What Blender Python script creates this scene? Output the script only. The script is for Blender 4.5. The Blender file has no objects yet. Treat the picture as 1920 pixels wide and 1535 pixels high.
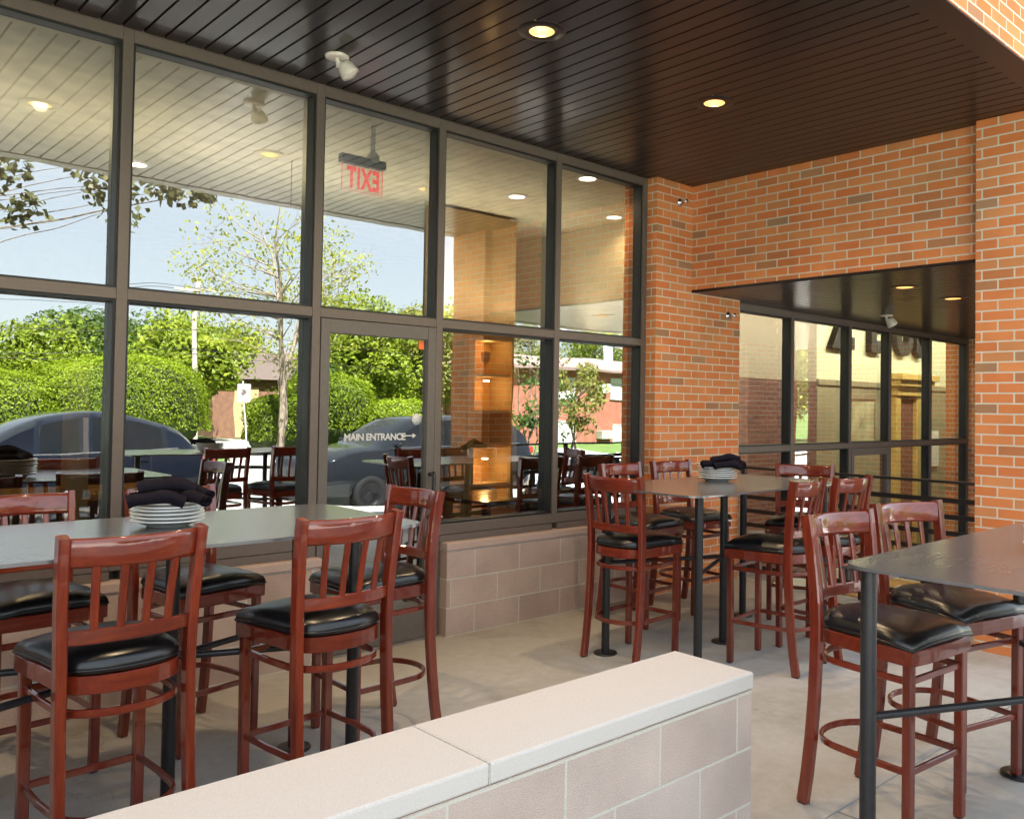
import bpy, bmesh, math, random
import numpy as np
from math import radians as R, sin, cos, pi
from mathutils import Vector, Matrix
random.seed(7); rng = np.random.default_rng(7)
SC = bpy.context.scene
COL = SC.collection

# ------------------------------------------------------------------ mesh builder
class MB:
    def __init__(s): s.v = []; s.f = []; s.sm = []
    def add(s, vs, fs, smooth=False):
        o = len(s.v); s.v += [tuple(v) for v in vs]
        for f in fs: s.f.append(tuple(i + o for i in f)); s.sm.append(smooth)
        return s
    def box(s, x0, x1, y0, y1, z0, z1, ch=0.0):
        x0, x1 = min(x0, x1), max(x0, x1); y0, y1 = min(y0, y1), max(y0, y1); z0, z1 = min(z0, z1), max(z0, z1)
        if ch <= 0:
            vs = [(x, y, z) for z in (z0, z1) for y in (y0, y1) for x in (x0, x1)]
            return s.add(vs, [(0, 2, 3, 1), (4, 5, 7, 6), (0, 1, 5, 4), (2, 6, 7, 3), (0, 4, 6, 2), (1, 3, 7, 5)])
        bm = bmesh.new()
        bmesh.ops.create_cube(bm, size=1, matrix=Matrix.Translation(((x0+x1)/2, (y0+y1)/2, (z0+z1)/2)) @ Matrix.Diagonal((x1-x0, y1-y0, z1-z0, 1)))
        bmesh.ops.bevel(bm, geom=bm.edges[:], offset=ch, segments=2, affect='EDGES', profile=0.5)
        bm.verts.index_update()
        s.add([v.co[:] for v in bm.verts], [[v.index for v in f.verts] for f in bm.faces]); bm.free(); return s
    def sweep(s, prof, path, up=(0, 0, 1), caps=True, smooth=False, closed=False, scales=None):
        P = [Vector(p) for p in path]; n = len(P); m = len(prof); vs = []; up = Vector(up)
        for i, p in enumerate(P):
            if closed: t = P[(i+1) % n] - P[i-1]
            else: t = P[min(i+1, n-1)] - P[max(i-1, 0)]
            t.normalize(); u = up - t * up.dot(t)
            if u.length < 1e-4: u = Vector((0, 1, 0)) - t * t.y
            u.normalize(); r = t.cross(u); k = scales[i] if scales else 1.0
            for a, b in prof: vs.append(p + r * (a*k) + u * (b*k))
        fs = []
        for i in range(n if closed else n-1):
            j = (i+1) % n
            for k in range(m): fs.append((i*m+k, i*m+(k+1) % m, j*m+(k+1) % m, j*m+k))
        s.add(vs, fs, smooth)
        if caps and not closed:
            s.add(vs[:m], [tuple(range(m))[::-1]]); s.add(vs[-m:], [tuple(range(m))])
        return s
    def tube(s, path, r, seg=12, **k):
        prof = [(r*cos(2*pi*i/seg), r*sin(2*pi*i/seg)) for i in range(seg)]
        return s.sweep(prof, path, smooth=True, **k)
    def bar(s, path, w, h, c=0.003, **k):
        a, b = w/2, h/2; c = min(c, a*.8, b*.8)
        return s.sweep([(-a+c, -b), (a-c, -b), (a, -b+c), (a, b-c), (a-c, b), (-a+c, b), (-a, b-c), (-a, -b+c)], path, **k)
    def lathe(s, prof, seg=32, c=(0, 0, 0), smooth=True, M=None):
        vs = []; n = len(prof)
        for i in range(seg):
            a = 2*pi*i/seg
            for r, z in prof: vs.append(Vector((r*cos(a), r*sin(a), z)))
        if M is not None: vs = [M @ v for v in vs]
        vs = [v + Vector(c) for v in vs]
        fs = []
        for i in range(seg):
            j = (i+1) % seg
            for k in range(n-1):
                fs.append((i*n+k, j*n+k, j*n+k+1, i*n+k+1))
        return s.add(vs, fs, smooth)
    def prism(s, poly, z0, z1):
        n = len(poly)
        vs = [(x, y, z0) for x, y in poly] + [(x, y, z1) for x, y in poly]
        return s.add(vs, [tuple(range(n))[::-1], tuple(range(n, 2*n))] + [(i, (i+1) % n, n+(i+1) % n, n+i) for i in range(n)])
    def quad(s, a, b, c, d): return s.add([a, b, c, d], [(0, 1, 2, 3)])
    def move(s, M):
        s.v = [tuple(M @ Vector(v)) for v in s.v]; return s
    def build(s, name, mat, parent=None, loc=None, merge=False):
        me = bpy.data.meshes.new(name); me.from_pydata(s.v, [], s.f)
        me.polygons.foreach_set('use_smooth', s.sm); me.update()
        if merge:
            bm = bmesh.new(); bm.from_mesh(me); bmesh.ops.remove_doubles(bm, verts=bm.verts, dist=1e-5)
            bmesh.ops.recalc_face_normals(bm, faces=bm.faces); bm.to_mesh(me); bm.free()
        return link(name, me, mat, parent, loc)

def link(name, me, mat, parent=None, loc=None):
    o = bpy.data.objects.new(name, me); COL.objects.link(o)
    if mat is not None:
        me.materials.clear(); me.materials.append(mat)
    if parent is not None: o.parent = parent
    if loc is not None: o.location = loc
    return o
def tag(o, label=None, cat=None, group=None, kind=None):
    if label: o['label'] = label
    if cat: o['category'] = cat
    if group: o['group'] = group
    if kind: o['kind'] = kind
    return o
def empty(name, label, cat, loc=(0, 0, 0), rz=0.0, group=None):
    o = bpy.data.objects.new(name, None); COL.objects.link(o); o.empty_display_size = .1
    o.location = loc; o.rotation_euler = (0, 0, rz)
    return tag(o, label, cat, group)
KIDS = {}
def copy_tree(o, parent=None):
    c = o.copy(); COL.objects.link(c)
    if parent is not None: c.parent = parent
    for ch in [x for x in o.children]: copy_tree(ch, c)
    return c
def text_mesh(body, size, extrude, name, mat, parent, M, offset=0.0, spacing=1.0, align='LEFT', shear=0):
    cu = bpy.data.curves.new(name, 'FONT'); cu.body = body; cu.size = size; cu.extrude = extrude; cu.offset = offset
    cu.space_character = spacing; cu.align_x = align; cu.resolution_u = 6
    t = bpy.data.objects.new('tmp', cu); COL.objects.link(t)
    dg = bpy.context.evaluated_depsgraph_get(); me = bpy.data.meshes.new_from_object(t.evaluated_get(dg))
    bpy.data.objects.remove(t); me.transform(M); me.name = name
    return link(name, me, mat, parent)

# ------------------------------------------------------------------ materials
def newmat(name):
    m = bpy.data.materials.new(name); m.use_nodes = True
    nt = m.node_tree; return m, nt, nt.nodes, nt.links, nt.nodes['Principled BSDF']
def nd(ns, t, **k):
    n = ns.new(t)
    for a, b in k.items(): setattr(n, a, b)
    return n
def ramp(ns, stops):
    r = ns.new('ShaderNodeValToRGB'); e = r.color_ramp.elements
    while len(e) < len(stops): e.new(0.5)
    for el, (p, c) in zip(e, stops): el.position = p; el.color = (*c, 1)
    return r
def pos_vec(ns, ln, scale=(1, 1, 1), obj=True):
    tc = ns.new('ShaderNodeTexCoord'); mp = ns.new('ShaderNodeMapping'); mp.inputs['Scale'].default_value = scale
    ln.new(tc.outputs['Object'], mp.inputs['Vector']); return mp.outputs['Vector']
def simple(name, col, rough=.5, metal=0.0, coat=0.0, noise=0.15, nscale=6.0, bump=0.0, bscale=40, stretch=(1, 1, 1), spec=.5, emit=None, es=1.0, coat_r=.1):
    m, nt, ns, ln, b = newmat(name)
    v = pos_vec(ns, ln, stretch)
    nz = nd(ns, 'ShaderNodeTexNoise'); nz.inputs['Scale'].default_value = nscale; nz.inputs['Detail'].default_value = 6
    ln.new(v, nz.inputs['Vector'])
    lo = tuple(c*(1-noise) for c in col); hi = tuple(min(1, c*(1+noise)) for c in col)
    rp = ramp(ns, [(.3, lo), (.7, hi)]); ln.new(nz.outputs['Fac'], rp.inputs['Fac'])
    ln.new(rp.outputs['Color'], b.inputs['Base Color'])
    b.inputs['Roughness'].default_value = rough; b.inputs['Metallic'].default_value = metal
    b.inputs['Coat Weight'].default_value = coat; b.inputs['Coat Roughness'].default_value = coat_r
    b.inputs['Specular IOR Level'].default_value = spec
    if bump:
        n2 = nd(ns, 'ShaderNodeTexNoise'); n2.inputs['Scale'].default_value = bscale; n2.inputs['Detail'].default_value = 4
        ln.new(v, n2.inputs['Vector'])
        bp = nd(ns, 'ShaderNodeBump'); bp.inputs['Strength'].default_value = bump; bp.inputs['Distance'].default_value = .01
        ln.new(n2.outputs['Fac'], bp.inputs['Height']); ln.new(bp.outputs['Normal'], b.inputs['Normal'])
    if emit:
        b.inputs['Emission Color'].default_value = (*emit, 1); b.inputs['Emission Strength'].default_value = es
    return m

def brick_mat(name, stops, mortar, bw, rh, ms, rough=.85, bump=.5, uoff=0.0, voff=0.0, speck=0.12, speck_scale=220, blotch=.12, ms_smooth=.15, wob=.0012):
    m, nt, ns, ln, b = newmat(name)
    ge = nd(ns, 'ShaderNodeNewGeometry'); sp = nd(ns, 'ShaderNodeSeparateXYZ'); sn = nd(ns, 'ShaderNodeSeparateXYZ')
    ln.new(ge.outputs['Position'], sp.inputs[0]); ln.new(ge.outputs['True Normal'], sn.inputs[0])
    def absgt(sock):
        a = nd(ns, 'ShaderNodeMath', operation='ABSOLUTE'); ln.new(sock, a.inputs[0])
        g = nd(ns, 'ShaderNodeMath', operation='GREATER_THAN'); ln.new(a.outputs[0], g.inputs[0]); g.inputs[1].default_value = .6; return g.outputs[0]
    gx, gz = absgt(sn.outputs['X']), absgt(sn.outputs['Z'])
    def mix(f, a, c):
        k = nd(ns, 'ShaderNodeMix', data_type='FLOAT'); ln.new(f, k.inputs[0]); ln.new(a, k.inputs[2]); ln.new(c, k.inputs[3]); return k.outputs[0]
    u = mix(gx, sp.outputs['X'], sp.outputs['Y']); v = mix(gz, sp.outputs['Z'], sp.outputs['Y'])
    wn = nd(ns, 'ShaderNodeTexNoise'); wn.inputs['Scale'].default_value = 30; ln.new(ge.outputs['Position'], wn.inputs['Vector'])
    ws = nd(ns, 'ShaderNodeMath', operation='MULTIPLY_ADD'); ln.new(wn.outputs['Fac'], ws.inputs[0]); ws.inputs[1].default_value = wob*2; ws.inputs[2].default_value = voff - wob
    v2 = nd(ns, 'ShaderNodeMath', operation='ADD'); ln.new(v, v2.inputs[0]); ln.new(ws.outputs[0], v2.inputs[1])
    u2 = nd(ns, 'ShaderNodeMath', operation='ADD'); ln.new(u, u2.inputs[0]); u2.inputs[1].default_value = uoff + 40*bw
    v3 = nd(ns, 'ShaderNodeMath', operation='ADD'); ln.new(v2.outputs[0], v3.inputs[0]); v3.inputs[1].default_value = 40*rh
    cb = nd(ns, 'ShaderNodeCombineXYZ'); ln.new(u2.outputs[0], cb.inputs[0]); ln.new(v3.outputs[0], cb.inputs[1])
    bt = nd(ns, 'ShaderNodeTexBrick'); ln.new(cb.outputs[0], bt.inputs['Vector'])
    for k, val in (('Scale', 1), ('Mortar Size', ms), ('Mortar Smooth', ms_smooth), ('Bias', 0), ('Brick Width', bw), ('Row Height', rh)): bt.inputs[k].default_value = val
    bt.inputs['Color1'].default_value = (0, 0, 0, 1); bt.inputs['Color2'].default_value = (1, 1, 1, 1); bt.inputs['Mortar'].default_value = (.5, .5, .5, 1)
    rp = ramp(ns, stops); ln.new(bt.outputs['Color'], rp.inputs['Fac'])
    n1 = nd(ns, 'ShaderNodeTexNoise'); n1.inputs['Scale'].default_value = speck_scale; n1.inputs['Detail'].default_value = 3; ln.new(ge.outputs['Position'], n1.inputs['Vector'])
    n2 = nd(ns, 'ShaderNodeTexNoise'); n2.inputs['Scale'].default_value = 3.5; n2.inputs['Detail'].default_value = 5; ln.new(ge.outputs['Position'], n2.inputs['Vector'])
    def scl(col, nz, amt):
        mr = nd(ns, 'ShaderNodeMapRange'); ln.new(nz, mr.inputs[0]); mr.inputs[1].default_value = .25; mr.inputs[2].default_value = .75
        mr.inputs[3].default_value = 1-amt; mr.inputs[4].default_value = 1+amt
        vm = nd(ns, 'ShaderNodeVectorMath', operation='SCALE'); ln.new(col, vm.inputs[0]); ln.new(mr.outputs[0], vm.inputs['Scale']); return vm.outputs[0]
    c = scl(scl(rp.outputs['Color'], n1.outputs['Fac'], speck), n2.outputs['Fac'], blotch)
    mo = nd(ns, 'ShaderNodeRGB'); mo.outputs[0].default_value = (*mortar, 1)
    moc = scl(mo.outputs[0], n1.outputs['Fac'], .2)
    mx = nd(ns, 'ShaderNodeMix', data_type='RGBA'); ln.new(bt.outputs['Fac'], mx.inputs[0]); ln.new(c, mx.inputs[6]); ln.new(moc, mx.inputs[7])
    ln.new(mx.outputs[2], b.inputs['Base Color']); b.inputs['Roughness'].default_value = rough; b.inputs['Specular IOR Level'].default_value = .2
    inv = nd(ns, 'ShaderNodeMath', operation='MULTIPLY_ADD'); ln.new(bt.outputs['Fac'], inv.inputs[0]); inv.inputs[1].default_value = -1.0
    ln.new(n1.outputs['Fac'], inv.inputs[2])
    bp = nd(ns, 'ShaderNodeBump'); bp.inputs['Strength'].default_value = bump; bp.inputs['Distance'].default_value = .006
    ln.new(inv.outputs[0], bp.inputs['Height']); ln.new(bp.outputs['Normal'], b.inputs['Normal'])
    return m

BRICK = brick_mat('orange_brick', [(0, (.36, .21, .12)), (.04, (.50, .20, .085)), (.10, (.65, .20, .062)), (.4, (.72, .265, .095)), (.6, (.65, .20, .070)), (.78, (.73, .275, .098)), (.96, (.60, .25, .10)), (1, (.40, .23, .13))],
                  (.64, .58, .47), .193, .0643, .0052, uoff=.05)
BLOCK = brick_mat('split_block', [(0, (.37, .275, .23)), (.5, (.45, .35, .295)), (1, (.42, .325, .28))], (.50, .48, .41), .385, .182, .0045, voff=-.548+3*.182, speck=.16, speck_scale=260, blotch=.16, bump=.35, uoff=.12)
BLOCK_LIT = brick_mat('lit_split_block', [(0, (.47, .375, .325)), (.5, (.54, .44, .385)), (1, (.51, .42, .375))], (.56, .54, .47), .385, .182, .0045, voff=-.548+3*.182, speck=.18, speck_scale=260, blotch=.14, bump=.5, uoff=.12, wob=.002)  # lighter copy of the block, the street-side light put into its colour
STONE = simple('cast_stone_coping', (.55, .51, .475), .85, noise=.085, nscale=240, bump=.08, bscale=420)
STONE2 = simple('brown_cast_stone', (.42, .315, .265), .85, noise=.14, nscale=160, bump=.25, bscale=300)
FRAME = simple('bronze_aluminium', (.125, .10, .085), .42, noise=.06, nscale=30, spec=.4)
DOORM = simple('grey_bronze_aluminium', (.115, .10, .09), .42, noise=.06, nscale=30, spec=.4)
GASKET = simple('black_gasket', (.008, .008, .009), .5)
SOFFIT = simple('brown_soffit_metal', (.0125, .0066, .0074), .40, noise=.12, nscale=2.5, coat=.34, coat_r=.14, spec=.3)
STEEL = simple('black_painted_steel', (.012, .012, .014), .38, noise=.25, nscale=50, bump=.06, bscale=160)
IRON = simple('black_rail_steel', (.013, .012, .013), .45, noise=.2, nscale=50)
VINYL = simple('black_vinyl', (.0045, .0045, .006), .30, noise=.2, nscale=20, bump=.05, bscale=9, spec=.6)
WHITEP = simple('white_plastic', (.72, .68, .62), .4, noise=.03)
CHINA = simple('white_china', (.80, .79, .76), .18, noise=.02, coat=.4)
CLOTH = simple('black_napkin_cloth', (.011, .0085, .014), .95, noise=.3, nscale=60, bump=.5, bscale=240, spec=.15)
CHROME = simple('polished_chrome', (.7, .7, .7), .15, metal=1.0)
BULB = simple('lit_lamp_lens', (.9, .85, .7), .5, emit=(1, .86, .60), es=1.3)
CAN = simple('glowing_reflector', (.75, .52, .26), .3, metal=.6, emit=(1, .5, .14), es=.05)  # reflector emits a faint amber glow in place of reflected lamp light
REDGLOW = simple('red_lit_letter', (.8, .05, .05), .5, emit=(1, .04, .035), es=.16)
WHITELET = simple('white_vinyl_letter', (.55, .55, .54), .6, noise=.02)
ORANGE = simple('orange_sticker', (.85, .16, .03), .6, noise=.02)
PAPER = simple('white_paper', (.7, .7, .68), .8, noise=.05)

def wood_mat(nm, st):
    m, nt, ns, ln, b = newmat(nm)
    v = pos_vec(ns, ln, st)
    nz = nd(ns, 'ShaderNodeTexNoise'); nz.inputs['Scale'].default_value = 55; nz.inputs['Detail'].default_value = 8; nz.inputs['Roughness'].default_value = .65
    ln.new(v, nz.inputs['Vector'])
    hf = nz
    rp = ramp(ns, [(.30, (.108, .0105, .004)), (.5, (.158, .0175, .005)), (.72, (.225, .030, .008))]); ln.new(hf.outputs['Fac'], rp.inputs['Fac'])
    oi = nd(ns, 'ShaderNodeObjectInfo'); mr = nd(ns, 'ShaderNodeMapRange'); ln.new(oi.outputs['Random'], mr.inputs[0]); mr.inputs[3].default_value = .85; mr.inputs[4].default_value = 1.15
    vm = nd(ns, 'ShaderNodeVectorMath', operation='SCALE'); ln.new(rp.outputs['Color'], vm.inputs[0]); ln.new(mr.outputs[0], vm.inputs['Scale'])
    ln.new(vm.outputs[0], b.inputs['Base Color'])
    b.inputs['Roughness'].default_value = .4; b.inputs['Specular IOR Level'].default_value = .3; b.inputs['Coat Weight'].default_value = 1.0; b.inputs['Coat Roughness'].default_value = .06; b.inputs['Coat IOR'].default_value = 1.55
    bn = nd(ns, 'ShaderNodeTexNoise'); bn.inputs['Scale'].default_value = 28; ln.new(pos_vec(ns, ln), bn.inputs['Vector'])
    bp = nd(ns, 'ShaderNodeBump'); bp.inputs['Strength'].default_value = .1; bp.inputs['Distance'].default_value = .004; ln.new(bn.outputs['Fac'], bp.inputs['Height'])
    ln.new(bp.outputs['Normal'], b.inputs['Normal']); ln.new(bp.outputs['Normal'], b.inputs['Coat Normal'])
    return m
WOOD = wood_mat('mahogany_finish', (1, 1, .07)); WOODH = wood_mat('mahogany_finish_cross', (.07, 1, 1))

def table_mat():
    m, nt, ns, ln, b = newmat('burnished_steel_top')
    v = pos_vec(ns, ln, (2.2, 9, 3))
    nz = nd(ns, 'ShaderNodeTexNoise'); nz.inputs['Scale'].default_value = 2.6; nz.inputs['Detail'].default_value = 6; nz.inputs['Distortion'].default_value = 1.2; ln.new(v, nz.inputs['Vector'])
    rp = ramp(ns, [(.30, (.076, .074, .079)), (.55, (.088, .086, .091)), (.75, (.104, .102, .108))]); ln.new(nz.outputs['Fac'], rp.inputs['Fac']); ln.new(rp.outputs['Color'], b.inputs['Base Color'])
    rr = nd(ns, 'ShaderNodeMapRange'); ln.new(nz.outputs['Fac'], rr.inputs[0]); rr.inputs[1].default_value = .3; rr.inputs[2].default_value = .7; rr.inputs[3].default_value = .20; rr.inputs[4].default_value = .225
    b.inputs['Roughness'].default_value = .5; b.inputs['Coat Weight'].default_value = 1.0; b.inputs['Coat Roughness'].default_value = .20; b.inputs['Coat IOR'].default_value = 1.85
    bp = nd(ns, 'ShaderNodeBump'); bp.inputs['Strength'].default_value = .022; bp.inputs['Distance'].default_value = .004; ln.new(nz.outputs['Fac'], bp.inputs['Height']); ln.new(bp.outputs['Normal'], b.inputs['Coat Normal'])
    return m
TOP = table_mat()

def glass_mat(refl=.5, tint=(.62, .63, .55)):
    m, nt, ns, ln, b = newmat('reflective_glazing'); ns.remove(b); out = ns['Material Output']
    tr = nd(ns, 'ShaderNodeBsdfTransparent'); tr.inputs[0].default_value = (*tint, 1)
    gl = nd(ns, 'ShaderNodeBsdfGlossy'); gl.inputs['Roughness'].default_value = 0.0; gl.inputs[0].default_value = (.95, .97, .95, 1)
    fr = nd(ns, 'ShaderNodeFresnel'); fr.inputs[0].default_value = 1.5
    mr = nd(ns, 'ShaderNodeMapRange'); ln.new(fr.outputs[0], mr.inputs[0]); mr.inputs[3].default_value = refl; mr.inputs[4].default_value = 1.0
    mx = nd(ns, 'ShaderNodeMixShader'); ln.new(mr.outputs[0], mx.inputs[0]); ln.new(tr.outputs[0], mx.inputs[1]); ln.new(gl.outputs[0], mx.inputs[2]); ln.new(mx.outputs[0], out.inputs[0])
    ge = nd(ns, 'ShaderNodeNewGeometry')
    nz = nd(ns, 'ShaderNodeTexNoise'); nz.inputs['Scale'].default_value = 1.6; nz.inputs['Detail'].default_value = 1.5; ln.new(ge.outputs['Position'], nz.inputs['Vector'])
    bp = nd(ns, 'ShaderNodeBump'); bp.inputs['Strength'].default_value = .08; bp.inputs['Distance'].default_value = .02; ln.new(nz.outputs['Fac'], bp.inputs['Height'])
    ln.new(bp.outputs['Normal'], gl.inputs['Normal']); return m
GLASS = glass_mat(.32, (.58, .585, .54))
GLASS2 = glass_mat(.26, (.80, .80, .70))
def clear_mat():
    m, nt, ns, ln, b = newmat('clear_pane_back'); ns.remove(b); tr = nd(ns, 'ShaderNodeBsdfTransparent'); ln.new(tr.outputs[0], ns['Material Output'].inputs[0]); return m
CLEAR = clear_mat()

def concrete(name, col, dark, scale=1.0, joints=None, rough=.8, stain=True):
    m, nt, ns, ln, b = newmat(name)
    ge = nd(ns, 'ShaderNodeNewGeometry')
    n1 = nd(ns, 'ShaderNodeTexNoise'); n1.inputs['Scale'].default_value = 1.1*scale; n1.inputs['Detail'].default_value = 9; n1.inputs['Roughness'].default_value = .62; n1.inputs['Distortion'].default_value = .6
    n2 = nd(ns, 'ShaderNodeTexNoise'); n2.inputs['Scale'].default_value = 14*scale; n2.inputs['Detail'].default_value = 10; n2.inputs['Roughness'].default_value = .7
    n3 = nd(ns, 'ShaderNodeTexNoise'); n3.inputs['Scale'].default_value = 120; n3.inputs['Detail'].default_value = 3
    for n in (n1, n2, n3): ln.new(ge.outputs['Position'], n.inputs['Vector'])
    a = nd(ns, 'ShaderNodeMath', operation='MULTIPLY_ADD'); ln.new(n2.outputs['Fac'], a.inputs[0]); a.inputs[1].default_value = .45; ln.new(n1.outputs['Fac'], a.inputs[2])
    a2 = nd(ns, 'ShaderNodeMath', operation='MULTIPLY_ADD'); ln.new(n3.outputs['Fac'], a2.inputs[0]); a2.inputs[1].default_value = .18; ln.new(a.outputs[0], a2.inputs[2])
    rp = ramp(ns, [(.42, dark), (.62, tuple((x+y)/2 for x, y in zip(col, dark))), (.85, col), (1.0, tuple(min(1, x*1.08) for x in col))])
    mr0 = nd(ns, 'ShaderNodeMapRange'); ln.new(a2.outputs[0], mr0.inputs[0]); mr0.inputs[1].default_value = .35; mr0.inputs[2].default_value = 1.15
    ln.new(mr0.outputs[0], rp.inputs['Fac'])
    colr = rp.outputs['Color']
    if joints:
        sp = nd(ns, 'ShaderNodeSeparateXYZ'); ln.new(ge.outputs['Position'], sp.inputs[0])
        tot = None
        for ax, pos, w in joints:
            s1 = nd(ns, 'ShaderNodeMath', operation='SUBTRACT'); ln.new(sp.outputs[ax], s1.inputs[0]); s1.inputs[1].default_value = pos
            s2 = nd(ns, 'ShaderNodeMath', operation='ABSOLUTE'); ln.new(s1.outputs[0], s2.inputs[0])
            s3 = nd(ns, 'ShaderNodeMath', operation='LESS_THAN'); ln.new(s2.outputs[0], s3.inputs[0]); s3.inputs[1].default_value = w
            if tot is None: tot = s3.outputs[0]
            else:
                s4 = nd(ns, 'ShaderNodeMath', operation='MAXIMUM'); ln.new(tot, s4.inputs[0]); ln.new(s3.outputs[0], s4.inputs[1]); tot = s4.outputs[0]
        mx = nd(ns, 'ShaderNodeMix', data_type='RGBA'); ln.new(tot, mx.inputs[0]); ln.new(colr, mx.inputs[6]); mx.inputs[7].default_value = (dark[0]*.55, dark[1]*.55, dark[2]*.55, 1); colr = mx.outputs[2]
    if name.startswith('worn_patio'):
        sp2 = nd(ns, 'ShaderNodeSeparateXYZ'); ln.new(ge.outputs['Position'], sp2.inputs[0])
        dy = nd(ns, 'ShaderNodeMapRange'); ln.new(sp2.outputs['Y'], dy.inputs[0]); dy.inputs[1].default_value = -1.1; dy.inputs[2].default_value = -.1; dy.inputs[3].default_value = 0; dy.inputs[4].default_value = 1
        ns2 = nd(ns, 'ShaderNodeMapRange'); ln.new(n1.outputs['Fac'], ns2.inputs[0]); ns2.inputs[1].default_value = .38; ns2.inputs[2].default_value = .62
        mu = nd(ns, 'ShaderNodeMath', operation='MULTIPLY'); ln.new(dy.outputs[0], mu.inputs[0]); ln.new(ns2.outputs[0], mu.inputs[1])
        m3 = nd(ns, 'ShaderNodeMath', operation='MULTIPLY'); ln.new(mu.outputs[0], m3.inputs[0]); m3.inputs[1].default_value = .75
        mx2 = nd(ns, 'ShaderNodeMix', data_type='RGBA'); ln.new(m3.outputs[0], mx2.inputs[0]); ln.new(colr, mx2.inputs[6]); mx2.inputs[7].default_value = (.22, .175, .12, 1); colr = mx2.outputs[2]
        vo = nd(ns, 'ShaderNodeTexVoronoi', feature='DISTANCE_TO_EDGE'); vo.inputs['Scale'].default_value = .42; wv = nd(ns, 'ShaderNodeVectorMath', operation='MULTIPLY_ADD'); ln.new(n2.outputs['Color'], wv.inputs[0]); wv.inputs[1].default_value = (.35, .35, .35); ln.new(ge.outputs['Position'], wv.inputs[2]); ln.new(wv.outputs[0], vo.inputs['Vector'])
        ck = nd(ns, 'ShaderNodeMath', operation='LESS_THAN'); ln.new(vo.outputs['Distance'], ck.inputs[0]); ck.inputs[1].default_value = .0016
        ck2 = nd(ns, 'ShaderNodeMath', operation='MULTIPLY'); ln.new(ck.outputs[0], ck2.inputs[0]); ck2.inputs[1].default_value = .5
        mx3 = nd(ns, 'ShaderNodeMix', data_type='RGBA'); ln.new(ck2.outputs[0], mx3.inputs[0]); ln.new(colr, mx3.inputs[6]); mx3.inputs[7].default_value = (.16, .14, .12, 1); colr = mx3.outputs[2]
    ln.new(colr, b.inputs['Base Color']); b.inputs['Roughness'].default_value = rough
    bp = nd(ns, 'ShaderNodeBump'); bp.inputs['Strength'].default_value = .2; bp.inputs['Distance'].default_value = .004; ln.new(a2.outputs[0], bp.inputs['Height']); ln.new(bp.outputs['Normal'], b.inputs['Normal'])
    return m
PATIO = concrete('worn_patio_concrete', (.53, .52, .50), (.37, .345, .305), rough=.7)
WALKM = concrete('pale_sidewalk_concrete', (.50, .48, .44), (.36, .34, .30), joints=[('X', x, .006) for x in (-3, -1.5, 0, 1.5, 3, 4.5, 6, 7.5, 9)])
ROADM = concrete('sunlit_paving', (.42, .41, .39), (.30, .29, .27), scale=.5)
DRIVEM = concrete('pale_driveway', (.52, .49, .43), (.40, .37, .32), scale=.6)
LAWN = concrete('lawn_grass', (.12, .19, .03), (.05, .10, .015), scale=3, rough=.95)

def leaf_mat(name, stops, trans=.45, rough=.5):
    m, nt, ns, ln, b = newmat(name); out = ns['Material Output']; ns.remove(b)
    ge = nd(ns, 'ShaderNodeNewGeometry'); rp = ramp(ns, stops)
    nz = nd(ns, 'ShaderNodeTexNoise'); nz.inputs['Scale'].default_value = .55; nz.inputs['Detail'].default_value = 3; ln.new(ge.outputs['Position'], nz.inputs['Vector'])
    a = nd(ns, 'ShaderNodeMath', operation='MULTIPLY_ADD'); ln.new(ge.outputs['Random Per Island'], a.inputs[0]); a.inputs[1].default_value = .55
    s = nd(ns, 'ShaderNodeMapRange'); ln.new(nz.outputs['Fac'], s.inputs[0]); s.inputs[1].default_value = .3; s.inputs[2].default_value = .7; s.inputs[3].default_value = 0; s.inputs[4].default_value = .45
    ln.new(s.outputs[0], a.inputs[2]); ln.new(a.outputs[0], rp.inputs['Fac'])
    d = nd(ns, 'ShaderNodeBsdfDiffuse'); t = nd(ns, 'ShaderNodeBsdfTranslucent'); g = nd(ns, 'ShaderNodeBsdfGlossy'); g.inputs['Roughness'].default_value = rough
    ln.new(rp.outputs['Color'], d.inputs[0]); ln.new(rp.outputs['Color'], t.inputs[0]); 
    m1 = nd(ns, 'ShaderNodeMixShader'); m1.inputs[0].default_value = trans; ln.new(d.outputs[0], m1.inputs[1]); ln.new(t.outputs[0], m1.inputs[2])
    m2 = nd(ns, 'ShaderNodeMixShader'); m2.inputs[0].default_value = .015; ln.new(m1.outputs[0], m2.inputs[1]); ln.new(g.outputs[0], m2.inputs[2]); ln.new(m2.outputs[0], out.inputs[0]); return m
LEAF = leaf_mat('hedge_leaf', [(0, (.08, .13, .008)), (.5, (.175, .25, .012)), (1, (.30, .37, .02))])
LEAFM = leaf_mat('tree_leaf', [(0, (.09, .135, .012)), (.5, (.19, .25, .02)), (1, (.31, .36, .035))])
LEAFY = leaf_mat('young_yellow_leaf', [(0, (.15, .19, .02)), (.5, (.27, .29, .03)), (1, (.38, .37, .045))])
LEAFD = leaf_mat('dark_leaf', [(0, (.04, .075, .018)), (.5, (.075, .13, .026)), (1, (.12, .19, .035))])
LEAFB = leaf_mat('broad_grey_leaf', [(0, (.05, .055, .022)), (.5, (.085, .09, .035)), (1, (.13, .125, .05))], trans=.3)
LEAFC = leaf_mat('olive_leaf', [(0, (.11, .125, .025)), (.5, (.20, .21, .045)), (1, (.30, .29, .07))])
BARK = simple('grey_brown_bark', (.20, .16, .115), .9, noise=.35, nscale=14, bump=.6, bscale=24, stretch=(1, 1, .3))
HEDGE_CORE = simple('dark_hedge_core', (.035, .05, .012), .95, noise=.4, nscale=9, bump=.8, bscale=12)

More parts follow.
